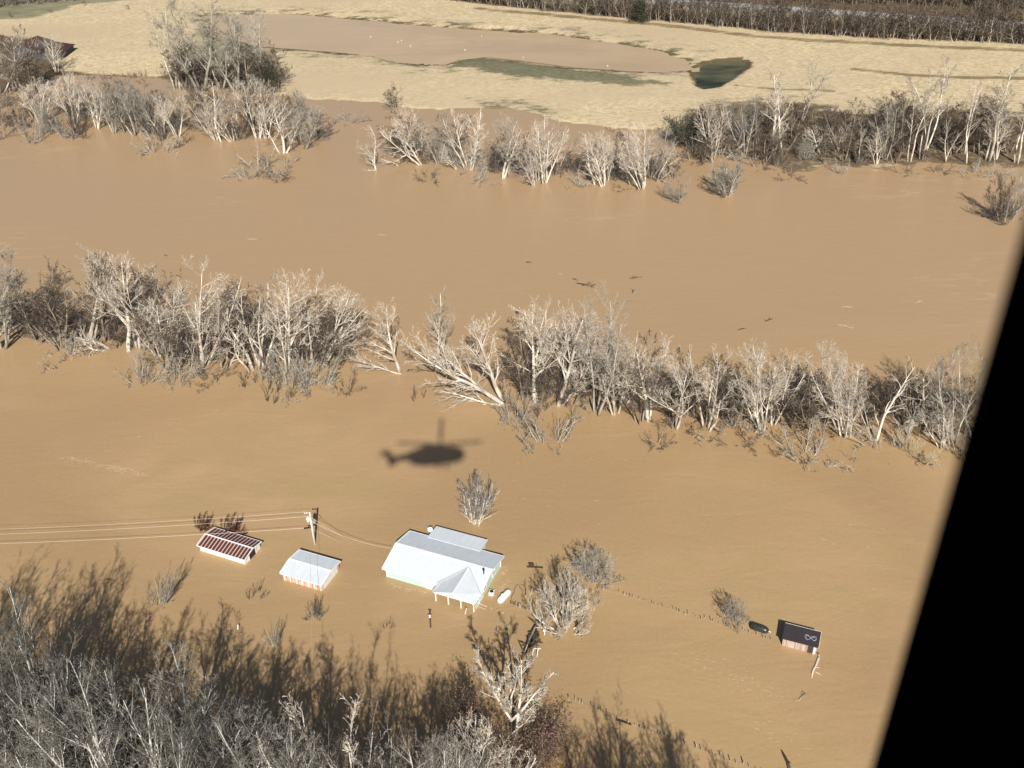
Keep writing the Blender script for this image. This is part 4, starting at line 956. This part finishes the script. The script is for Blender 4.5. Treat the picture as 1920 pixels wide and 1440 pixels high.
A3 = """
960 790 955 720 shrub 80
1001 757 959 582 fork 95
985 750 1000 600 brown 90
1025 722 1028 567 vase 90
1043 760 1056 569 fork 95
1074 738 1092 587 vase 95
950 700 935 655 shrub 50
1000 785 1000 725 shrub 90
1030 828 1030 765 shrub 35
1103 768 1083 735 shrub 60
1121 774 1161 551 grey 110 | tallest fan-crowned pale tree in the right stretch of the middle row
1154 775 1150 620 vase 80
1169 757 1190 635 vase 80
1198 792 1188 640 brown 90
1212 790 1168 664 fork 80
1223 758 1238 626 fork 75
1234 835 1262 790 shrub 50
1267 801 1274 657 fork 80
1265 800 1262 755 shrub 90
1300 780 1290 690 brown 80
1324 801 1342 644 vase 80
1333 809 1390 758 crook 50
1320 790 1312 660 brown 80
1393 828 1370 790 shrub 70
1428 809 1405 660 vase 70
1430 806 1451 647 fork 95
1450 795 1477 655 vase 70
1370 760 1372 690 brown 80
1480 800 1482 690 brown 80
1503 855 1500 795 shrub 130
1545 779 1532 646 fork 90
1579 817 1568 655 vase 80
1592 819 1592 680 vase 60
1520 800 1510 690 brown 90
1634 830 1601 700 tall 30
1640 825 1656 688 crook 60
1667 836 1648 764 shrub 110
1738 792 1740 673 fork 80
1700 800 1690 690 brown 70
1765 839 1761 742 vase 60
1787 832 1812 651 grey 90
1800 850 1800 790 shrub 80
1830 830 1850 660 grey 90
1760 800 1790 680 brown 70
"""
B1 = """
2 175 5 45 grey 55
23 173 13 50 brown 60
40 169 36 50 fork 50
62 168 55 75 brown 60
107 135 92 62 fork 40
78 232 74 147 vase 70
123 258 108 210 shrub 40
140 234 123 133 vase 45
60 267 55 205 shrub 55
7 258 0 205 shrub 40
160 218 157 140 vase 45
183 241 173 155 vase 50
213 250 187 150 grey 60
233 248 205 185 grey 60
253 254 233 143 grey 60
290 240 267 170 grey 60
307 252 293 187 vase 55
300 284 300 232 shrub 55
333 257 317 160 vase 55
345 270 338 235 shrub 40
328 166 293 4 tall 60 | tall pale trunk leaning left, leftmost above the upper left thicket
336 167 312 -6 tall 60 | tall pale trunk just right of the leftmost tall one, leaving the frame top
345 164 338 92 tall 40 | shorter slim trunk beside the two tall leaning ones
377 172 371 -12 grey 110 | tallest broad-crowned tree in the upper left thicket, leaving the frame top
417 165 413 40 grey 90
443 168 442 20 grey 100
352 168 356 70 brown 90
510 170 508 80 brown 70
480 160 478 12 grey 90 | tall grey-crowned tree at the right end of the upper left thicket
470 175 462 80 brown 70
505 172 500 118 evergreen 45
355 170 360 120 brown 60
413 266 350 165 crook 40
405 264 367 167 vase 50
435 264 395 187 vase 50
447 262 420 143 tall 50
470 250 455 150 brown 60
483 259 463 140 vase 55
500 259 493 147 vase 50
530 287 520 187 fork 75
545 265 545 195 grey 60
573 279 582 197 grey 70
595 262 600 210 brown 50
493 318 492 275 shrub 110
520 335 505 300 shrub 60
465 335 460 305 shrub 50
655 230 654 196 shrub 60
230 205 225 150 brown 70
270 210 270 155 brown 70
400 215 400 150 brown 80
130 190 128 150 brown 50
"""
B2 = """
703 320 668 245 crook 45 | pale tree leaning left alone at the left end of the centre thicket
700 319 663 328 crook 10 | short fallen pale limb lying left at the foot of a leaning tree
740 205 737 157 brown 60
747 311 724 282 crook 18
787 308 708 238 crook 45
783 294 752 197 vase 60
770 290 735 215 brown 60
822 307 803 207 grey 55
830 300 845 262 fork 30
870 318 832 200 tall 50
858 316 838 270 fork 30
880 310 873 200 vase 65
885 319 915 247 crook 35
850 280 850 210 brown 60
807 338 805 305 shrub 55
940 335 930 213 fork 60
953 331 951 217 grey 50
935 320 960 240 brown 60
905 345 930 325 shrub 30
1000 348 978 285 vase 45
1007 338 1007 223 vase 50
1020 343 1030 217 vase 60
1027 341 1043 227 fork 45
1045 322 1063 213 tall 45
1113 346 1075 265 crook 40
1130 348 1105 250 vase 55
1137 341 1127 240 vase 45
1090 350 1088 325 shrub 50
1153 328 1160 240 brown 50
1203 355 1173 250 vase 50
1207 349 1190 227 vase 60
1220 334 1237 240 grey 50
1233 338 1260 260 fork 45
1185 350 1180 300 shrub 60
1270 377 1262 328 fan 55 | pale fan-shaped shrub standing in the river off the right bank
"""
B3 = """
1305 272 1300 218 evergreen 70
1335 302 1338 178 vase 55
1363 295 1390 262 crook 20
1350 270 1350 195 brown 60
1397 289 1393 187 grey 55
1420 270 1420 195 brown 60
1450 285 1450 143 fork 55
1467 289 1472 127 tall 45
1485 270 1480 180 brown 60
1503 230 1527 108 tall 50 | lone slim dark-trunked tree rising above the right bank thicket
1540 291 1535 230 fork 45
1570 285 1577 230 vase 40
1555 250 1555 200 brown 60
1610 303 1608 227 tall 35
1603 260 1605 212 brown 65
1645 250 1647 190 brown 85
1643 308 1648 240 fork 35
1680 280 1685 200 brown 70
1705 303 1724 165 tall 55
1727 299 1757 108 tall 60
1735 297 1784 110 tall 70
1773 303 1780 217 tall 40
1740 280 1745 200 brown 70
1810 305 1812 143 tall 55
1800 285 1805 210 brown 70
1847 300 1870 147 tall 55
1853 302 1897 108 tall 70
1867 299 1882 190 fork 50
1905 306 1925 150 tall 70
1890 285 1890 200 brown 80
1660 300 1672 180 grey 60
1690 285 1700 170 brown 80
1580 300 1575 195 brown 70
1640 270 1650 185 brown 90
1780 290 1790 190 brown 80
1830 285 1845 180 brown 80
1400 265 1395 180 grey 70
1520 270 1515 205 brown 70
1340 280 1325 200 brown 70
1300 300 1295 265 shrub 60
1480 333 1478 308 shrub 70
1420 315 1415 285 shrub 60
1380 300 1378 270 shrub 50
1575 325 1572 300 shrub 40
1700 325 1698 305 shrub 40
1760 325 1757 305 shrub 50
1820 325 1817 300 shrub 60
1865 330 1870 305 shrub 50
1363 365 1360 302 fan 65 | pale upright shrub standing in the river below the white-stemmed tree
1880 413 1888 330 round 80 | grey spreading tree in the river beside the dark door frame
1900 400 1915 330 grey 60
"""
row(A1, 'middle row left clump', 'left clump of the middle flooded tree row')
row(A2, '', 'trees in and by the gap of the middle row')
row(A3, 'middle row right stretch', 'right stretch of the middle flooded tree row')
row(B1, 'upper left thicket', 'upper left bank thicket')
row(B2, 'upper centre thicket', 'upper centre bank thicket')
row(B3, 'upper right bank thicket', 'upper right bank thicket')
# understorey on the banks: twiggy brush that nothing in the photo tells apart
def lerp_line(pts, x):
    for (a, b) in zip(pts[:-1], pts[1:]):
        if x <= b[0]: return a[1]+(b[1]-a[1])*(x-a[0])/(b[0]-a[0])
    return pts[-1][1]
def brush(spots, label, group, h0, h1, kinds, wmul=1.3, seed=1, nm='bare_shrub'):
    rs = random.Random(seed)
    for x, y in spots:
        g0 = G(x, y, 0); zz = max(0, float(land_h(np.array([g0.x]), np.array([g0.y]))[0])); g0 = G(x, y, zz)
        h = rs.uniform(h0, h1); k = rs.choice(kinds); p = PR[k][0]
        r = plant(k, tuple(g0), rs.gauss(0, .08), h, rs.uniform(0, 6.28), h*wmul, rs.randrange(9), nm); tag(r, label, 'tree' if nm == 'young_tree' else 'shrub', group)
rb = random.Random(9)
brush([(rb.uniform(1285, 1930), rb.uniform(228, 308)) for _ in range(60)], 'brown young bare tree packed under the tall upper right bank trees', 'young trees of the upper right bank', 5, 10, ['brown', 'brown', 'brown', 'round'], 1.0, 2, 'young_tree')
brush([(rb.uniform(10, 520), rb.uniform(185, 245)) for _ in range(30)], 'grey undergrowth shrub packed under the upper left bank trees', 'undergrowth of the upper left bank', 3, 7, ['shrub', 'brown', 'brown'], 1.2, 3)
brush([(rb.uniform(120, 330), rb.uniform(138, 150)) for _ in range(14)], 'small dark red-brown shrub along the lower edge of the left golden field', 'hedge along the left field edge', 1.5, 3, ['twigs', 'shrub'], 1.6, 4)

def along(pts, n, jy, seed):
    q = random.Random(seed); out = []
    for i in range(n):
        x = pts[0][0]+(pts[-1][0]-pts[0][0])*(i+q.random())/n; out.append((x, lerp_line(pts, x)-q.uniform(0, jy)))
    return out
brush(along([(-20, 645), (200, 648), (300, 680), (480, 692), (640, 692)], 34, 40, 21), 'dark undergrowth shrub among the trunks of the middle row left clump', 'undergrowth of the middle row left clump', 5, 11, ['brown', 'brown', 'shrub'], .95, 22)
brush(along([(945, 752), (1150, 775), (1400, 800), (1600, 815), (1840, 825)], 44, 40, 23), 'dark undergrowth shrub among the trunks of the middle row right stretch', 'undergrowth of the middle row right stretch', 4.5, 10, ['brown', 'brown', 'shrub'], .95, 24)
brush(along([(735, 310), (900, 325), (1100, 342), (1260, 345)], 34, 28, 25), 'dark undergrowth shrub among the trunks of the upper centre thicket', 'undergrowth of the upper centre thicket', 4.5, 10, ['brown', 'brown', 'shrub'], .95, 26)
brush(along([(-20, 250), (200, 258), (330, 265), (600, 272)], 42, 60, 27), 'dark young bare tree among the trunks of the upper left thicket', 'young trees of the upper left thicket', 6, 13, ['brown', 'brown', 'round'], .8, 28, 'young_tree')
brush(along([(320, 170), (530, 178)], 16, 30, 29), 'dark shrub filling the foot of the tall upper left trees', 'shrubs under the tall upper left trees', 6, 12, ['brown'], .9, 30)
# single trees around the houses
def single(bx, by, tx, ty, kind, w, label, name='bare_tree', cat='tree', var=0, rz=0.0):
    g0 = G(bx, by, 0); tp = onY(tx, ty, g0.y); d = tp-g0
    r = plant(kind, tuple(g0), math.atan2(d.x, d.z), math.hypot(d.x, d.z), rz, w/ppm(g0), var, name); tag(r, label, cat); return r
single(894, 980, 901, 894, 'fan', 66, 'grey vase-shaped bare tree standing alone just above the white house')
single(1110, 1092, 1109, 1034, 'round', 118, 'dense grey rounded tree behind the big pale oak')
single(1057, 1178, 1060, 1078, 'oak', 106, 'large pale spreading oak with curved limbs right of the house', rz=0.0)
single(1378, 1168, 1377, 1122, 'round', 62, 'small brown-grey rounded bare tree left of the dark tank', var=0)
single(304, 1134, 312, 1064, 'fan', 52, 'slim grey bare tree rising from water at the near forest edge', var=1)
single(592, 1158, 592, 1126, 'round', 32, 'small rounded shrub in the water below the white-roofed shed', 'bare_shrub', 'shrub', 1)
single(481, 1117, 483, 1093, 'twigs', 24, 'tiny dark bush between the two sheds and the near forest', 'bare_shrub', 'shrub')
single(728, 1175, 729, 1162, 'twigs', 18, 'tiny drowned bush left of the dark meter post', 'bare_shrub', 'shrub')
single(384, 990, 382, 966, 'maroon', 30, 'left of the two round maroon bushes behind the red striped shed', 'maroon_bush', 'bush')
single(437, 999, 437, 970, 'maroon', 40, 'right of the two round maroon bushes, partly behind the red striped shed', 'maroon_bush', 'bush')
single(515, 1212, 512, 1172, 'fan', 36, 'sparse brown shrub in the water at the top of the near forest shadow', 'bare_shrub', 'shrub', 1)

# near forest: given by crown top and height
def by_top(tx, ty, h, kind, w, var, rz=None):
    p = G(tx, ty, h); zb = max(0, float(land_h(np.array([p.x]), np.array([p.y]))[0]))
    return plant(kind, (p.x, p.y, zb), rt.gauss(0, .03), (h-zb)*(.9 if kind == 'forestp' else 1), rt.uniform(0, 6.28) if rz is None else rz, w, var)
FT = [(-150, 1180, 26), (-60, 1150, 26), (12, 1138, 25), (-100, 1250, 25), (20, 1225, 24), (110, 1245, 23), (170, 1222, 22), (290, 1214, 22),
      (-30, 1290, 22), (45, 1288, 22), (318, 1290, 22), (360, 1310, 22), (120, 1305, 21), (190, 1300, 22), (260, 1320, 21), (402, 1322, 23), (440, 1345, 21), (486, 1322, 24), (540, 1352, 22),
      (0, 1345, 21), (75, 1360, 20), (150, 1365, 20), (225, 1375, 20), (300, 1370, 20), (375, 1385, 20), (455, 1400, 20), (520, 1410, 19), (575, 1405, 20),
      (-60, 1400, 19), (30, 1420, 18), (110, 1425, 18), (190, 1430, 18), (270, 1435, 18), (350, 1440, 18), (420, 1450, 18), (660, 1400, 21), (700, 1425, 19), (746, 1392, 22), (800, 1400, 19), (845, 1395, 17)]
FT = [q for j, q in enumerate(FT) if not (j > 8 and j % 2 == 0) and not (q[1] < 1310 and q[0] > 150 and q[0] != 290)]
FT.sort(key=lambda a: a[0])
vis = 0
for i, (x, y, h) in enumerate(FT):
    r = by_top(x, y, h, 'forestp', rt.uniform(10, 13.5), i)
    inframe = x >= 0 and y < 1432
    if inframe: vis += 1
    lab = ('%s grey tree, %s from left in the near forest' % ('tall' if h > 21 else 'lower', ORD[vis-1])) if inframe else 'grey bare tree at the frame edge of the near forest, showing only outer twigs'
    tag(r, lab, 'tree', 'near forest trees')
r = by_top(592, 1322, 26, 'vase', 12, 0); tag(r, 'bright white-limbed forked tree at the bottom, directly below the utility pole', 'tree', 'near forest trees')
SYC = by_top(956, 1236, 16.4, 'syc', None, 0, 0.0); SYC.name = 'sycamore_tree'; tag(SYC, 'white sycamore with thick side limbs at the bottom centre, right of the forest', 'tree')
for j, (x, y, h, w, lab) in enumerate([(885, 1365, 9, 5, 'dark brown-leaved tree left of the sycamore trunk'), (985, 1395, 7, 6.5, 'reddish-brown leafy tree right of the sycamore trunk'), (1022, 1350, 6, 5.5, 'outermost pinkish brown-leaved tree under the right sycamore limb'), (872, 1310, 10, 4.5, 'dark twiggy brown-leaved tree under the left sycamore limb')]):
    r = by_top(x, y, h, 'leafy', w, 0); r.name = 'leafy_tree'; tag(r, lab, 'tree')
r = by_top(882, 1355, 16, 'vase', 8, 1); tag(r, 'pale thin bare tree in front of the brown leaves left of the sycamore', 'tree')
r = by_top(930, 1400, 12, 'vase', 8, 2); tag(r, 'lowest pale bare tree at the foot of the sycamore', 'tree')
# trees below the frame whose shadows fall into it
for i, (x, y, h) in enumerate([(1095, 1338, 22), (1115, 1350, 20), (1150, 1352, 20), (1198, 1358, 22), (1225, 1370, 20), (1250, 1392, 21), (1290, 1420, 20), (1048, 1375, 20), (1020, 1400, 18), (985, 1400, 20), (760, 1285, 21), (820, 1258, 22), (700, 1240, 25), (725, 1300, 20), (650, 1197, 27), (568, 1197, 27), (500, 1225, 24), (435, 1190, 27), (385, 1162, 27), (322, 1132, 27), (245, 1085, 27), (195, 1038, 27), (90, 1045, 28), (15, 1085, 27)]):
    q = G(x, y); b0 = q + Vector((-SUN.x, -SUN.y, 0))*(h/-SUN.z)
    top_ = b0+Vector((0, 0, h)); dv = top_-CAM; sx_ = 960+FPX*dv.dot(RX)/dv.dot(F); sy_ = 720-FPX*dv.dot(UX)/dv.dot(F)
    print('SHADOWTREE', i, round(sx_), round(sy_))
    zb = max(0, float(land_h(np.array([b0.x]), np.array([b0.y]))[0]))
    r = plant('forestp' if i % 4 else 'forest', (b0.x, b0.y, zb), 0, h-zb, rt.uniform(0, 6), rt.uniform(9, 11.5), i); tag(r, 'grey bare tree at or below the bottom edge, casting a long shadow on the water', 'tree', 'shadow casting trees along the bottom edge')

# far wood: rows between the golden field and the road, and beyond the road
front = [(835, 4), (975, 18), (1175, 38), (1285, 48), (1450, 64), (1615, 74), (1850, 83), (2000, 92)]
rf = random.Random(3)
def farwood(n, depth, lab, grp, x0=835, x1=1990, hh=(8, 12), lift=0, nm='bare_tree'):
    for i in range(n):
        x = x0+(x1-x0)*(i+rf.random())/n; k = rf.random()
        y = lerp_line(front, x)-2+lift-depth*k
        g0 = G(x, y, .9); h = rf.uniform(*hh)
        r = plant('far', tuple(g0), rf.gauss(0, .05), h, rf.uniform(0, 6.28), h*rf.uniform(.5, .8), rf.randrange(9), nm); tag(r, lab, 'tree', grp)
def merged(name, places, kind, mats, label):
    V = []; Fc = []; MI = []; off = 0
    for (loc, tilt, h, rz, wd, var) in places:
        p = PR[kind][var % len(PR[kind])]; sz = h/p.H; sx = max(sz*.6, min(sz*1.8, wd/p.W))
        mx = np.array((Matrix.Rotation(tilt, 3, 'Y') @ Matrix.Rotation(rz, 3, 'Z')) @ Matrix.Diagonal((sx, sx, sz)))
        for mi, me in ((0, p.t), (1, p.c)):
            if not me.polygons: continue
            if not hasattr(p, 'cache'): p.cache = {}
            if mi not in p.cache:
                c_ = np.empty(len(me.vertices)*3); me.vertices.foreach_get('co', c_); li = np.empty(len(me.loops), np.int32); me.loops.foreach_get('vertex_index', li)
                lt = np.empty(len(me.polygons), np.int32); me.polygons.foreach_get('loop_total', lt); ls = np.empty(len(me.polygons), np.int32); me.polygons.foreach_get('loop_start', ls)
                k4 = lt == 4; q = li[(ls[k4][:, None]+np.arange(4))]; p.cache[mi] = (c_.reshape(-1, 3), q)
            co, q = p.cache[mi]; V.append(co @ mx.T + np.array(loc)); Fc.append(q+off); MI.append(np.full(len(q), mi, np.int32)); off += len(co)
    V = np.vstack(V); Fc = np.vstack(Fc); MI = np.concatenate(MI)
    me = bpy.data.meshes.new(name); me.vertices.add(len(V)); me.vertices.foreach_set('co', V.ravel()); me.loops.add(Fc.size); me.loops.foreach_set('vertex_index', Fc.ravel().astype(np.int32))
    me.polygons.add(len(Fc)); me.polygons.foreach_set('loop_start', np.arange(0, Fc.size, 4, dtype=np.int32))
    for m in mats: me.materials.append(M[m])
    me.polygons.foreach_set('material_index', MI); me.update(); me.validate()
    return tag(link(name, me), label, 'woodland', kind='stuff')
def fplaces(n, depth, x0=835, x1=1990, hh=(8, 12), lift=0):
    out = []
    for i in range(n):
        x = x0+(x1-x0)*(i+rf.random())/n; y = lerp_line(front, x)-2+lift-depth*rf.random(); h = rf.uniform(*hh)*rf.uniform(.75, 1.1)
        out.append((tuple(G(x, y, .9)), rf.gauss(0, .05), h, rf.uniform(0, 6.28), h*rf.uniform(.5, .85), rf.randrange(9)))
    return out
farwood(58, 3, 'bare tree with a pale trunk in the front rank of the far wood', 'front rank of the far wood', hh=(8, 13))
merged('far_wood', fplaces(120, 6, hh=(4, 12))+fplaces(150, 26, hh=(6, 15), lift=-3), 'far', ['bark_brown', 'twig_brown'], 'dense brown bare wood between the golden field and the pale road')
merged('wood_beyond_road', fplaces(190, 26, 1100, 2100, (8, 15), -60)+fplaces(60, 14, 900, 2100, (8, 13), -80), 'far', ['bark_brown', 'twig_brown'], 'brown bare wood beyond the pale road at the top right')
g0 = G(1198, 40, .9); tp = onY(1198, 4, g0.y); r = plant('cedar', tuple(g0), 0, tp.z-.9, 0, 28/ppm(g0), 0, 'cedar_tree'); tag(r, 'single dark evergreen at the edge of the far wood, above the field', 'tree')
for i, (x, y, h, k) in enumerate([(q*14-30, 14-q*1.3+(q*7 % 5), 7+q*3 % 5, 'brown') for q in range(14)]):
    g0 = G(x, y, .9); r = plant(k, tuple(g0), 0, h, i, h*1.5, i, 'bare_shrub'); tag(r, 'dark purple-brown bush in the top left corner beyond the pasture', 'bush', 'dark bushes in the top left corner')
for i, (x, y) in enumerate([(20, 33), (95, 25), (160, 10), (240, 18)]):
    g0 = G(x, y, .9); r = plant('brown', tuple(g0), 0, 2.6, i, 4, i, 'leafy_shrub'); tag(r, 'low brown shrub along the winding green strip at the top left', 'shrub', 'low shrubs along the green strip')

# ------------------------------------------------------------------ the helicopter the photo is taken from
black, t, b = newmat('black_trim'); b.inputs['Base Color'].default_value = (.0015, .0025, .006, 1); b.inputs['Roughness'].default_value = 1; b.inputs['Specular IOR Level'].default_value = .0
olive = simple('olive_drab_paint', (.045, .05, .035), .6, .2)
HX, HY, HZ = 1.05, -.78, -1.2      # centre of the cabin floor from the camera
heli = empty('helicopter', (CAM.x, CAM.y, CAM.z)); tag(heli, 'dark helicopter whose door frame fills the right edge and whose shadow lies on the water', 'helicopter')
heli.rotation_euler = (0, 0, math.radians(8))
DX = .42*math.tan(math.atan(.268/.42)+math.radians(8))   # near edge of the door frame
# hull sections: x, half width, floor z, roof z
secs = [(5.3, .3, -.75, .05), (4.9, .75, -1.15, .45), (4.1, 1.05, -1.4, .85), (3.0, 1.16, -1.5, 1.15), (1.6, 1.18, -1.52, 1.3), (DX, 1.2, -1.52, 1.3), (-.5, 1.2, -1.52, 1.3), (-1.45, 1.2, -1.52, 1.3), (-2.6, 1.16, -1.45, 1.25), (-3.6, .98, -1.25, 1.1), (-4.6, .7, -.95, .9)]
zs = [-1, -.62, -.16, .30, .66, 1]
def ring(x, w_, z0, z1):
    zc, hz = (z0+z1)/2, (z1-z0)/2; pts = []
    wf = [.80, 1, 1, 1, .97, .62]
    for i, s_ in enumerate(zs): pts.append((x, w_*wf[i], zc+hz*s_))
    for i, s_ in reversed(list(enumerate(zs))): pts.append((x, -w_*wf[i], zc+hz*s_))
    return pts
mb = MB(); vs = []; nR = 12
for s_ in secs: vs += ring(*s_)
vs = [(x, y+HY+.0, z) for x, y, z in vs]
fs = []
for i in range(len(secs)-1):
    for j in range(nR):
        a, b2 = i*nR+j, i*nR+(j+1) % nR
        # big open sliding-door aperture on the viewing side
        if secs[i+1][0] >= -1.5 and secs[i][0] <= DX+.01 and j in (0, 1, 2, 3): continue
        fs.append((a, b2, b2+nR, a+nR))
fs += [tuple(range(nR)), tuple(reversed(range((len(secs)-1)*nR, len(secs)*nR)))]
mb.add(vs, fs); hull = mb.build('fuselage', black, heli)
sol = hull.modifiers.new('thickness', 'SOLIDIFY'); sol.thickness = .06; sol.offset = -1
yd = HY+1.2
mb = MB(); mb.box((DX+.30, yd-.03, -.1), (.60, .09, 2.8)); mb.build('door_frame', black, heli)
mb = MB(); mb.box((-1.5-.1, yd-.03, -.1), (.2, .09, 2.8)); mb.build('door_frame', black, heli)
mb = MB(); mb.tube([(-4.2, HY, .2), (-6, HY, .05), (-8.0, HY, 0)], [.85, .6, .45], 12); mb.build('tail_boom', olive, heli, True)
fin = [(-7.2, -.3), (-8.3, -.4), (-9.6, 1.9), (-8.6, 2.1)]
mb = MB(); mb.add([(x, HY-.2, z) for x, z in fin]+[(x, HY+.2, z) for x, z in fin], [(0, 1, 2, 3), (7, 6, 5, 4), (0, 4, 5, 1), (1, 5, 6, 2), (2, 6, 7, 3), (3, 7, 4, 0)]); mb.build('tail_fin', olive, heli)
mb = MB(); mb.box((-8.0, HY, -.1), (1.0, 3.6, .12)); mb.build('tailplane', olive, heli)
tr_ = MB().tube([(-9.2, HY-.1, 1.7), (-9.2, HY-.5, 1.7)], .15, 8).build('tail_rotor', olive, heli)
for k_ in range(4):
    a = k_*math.pi/2+.5; mb = MB(); mb.bar((-9.2, HY-.5, 1.7), (-9.2+1.4*math.cos(a), HY-.5, 1.7+1.4*math.sin(a)), .05, .24); mb.build('blade', olive, tr_)
mb = MB()
for sy in (-.6, .6): mb.tube([(1.9, HY+sy, 1.35), (1.2, HY+sy, 1.5), (-1.4, HY+sy, 1.5), (-2.8, HY+sy, 1.2)], [.25, .42, .42, .3], 12)
mb.box((0, HY, 1.5), (3.8, 1.1, 1.0)); mb.build('engine_housing', olive, heli)
mh = (1.05, HY, 2.3)
hub = MB().tube([(mh[0], mh[1], 1.7), (mh[0], mh[1], 2.5)], [.25, .34], 12).build('rotor_hub', olive, heli)
for k_ in range(4):
    a = k_*math.pi/2+math.radians(-8); d = Vector((math.cos(a), math.sin(a), 0)); mb = MB(); h0 = Vector(mh)+Vector((0, 0, 0))
    mb.bar(h0, h0+d*1.4+Vector((0, 0, .03)), .2, .12); mb.bar(h0+d*1.4+Vector((0, 0, .03)), h0+d*7.8+Vector((0, 0, .45)), .58, .07); mb.build('rotor_blade', olive, hub)
for sx, sy in ((2.0, 1.15), (2.0, -1.15), (-7.0, 0)):
    mb = MB(); mb.tube([(sx, HY+sy*.8, -1.3 if sx > 0 else .0), (sx-.2, HY+sy*1.15, -1.9 if sx > 0 else -.9)], .07, 8); st_ = mb.build('landing_strut', olive, heli)
    mb = MB(); y = HY+sy*1.15; mb.tube([(sx-.2, y-.13, -2.0 if sx > 0 else -.95), (sx-.2, y+.13, -2.0 if sx > 0 else -.95)], .33, 16); mb.build('wheel', M['dark'], st_)
mb = MB(); mb.box((0, HY, -1.42), (2.6, 2.2, .06)); mb.build('cabin_floor', black, heli)
print('OBJECTS', len(bpy.data.objects), 'el', math.degrees(EL), 'az', math.degrees(AZ))
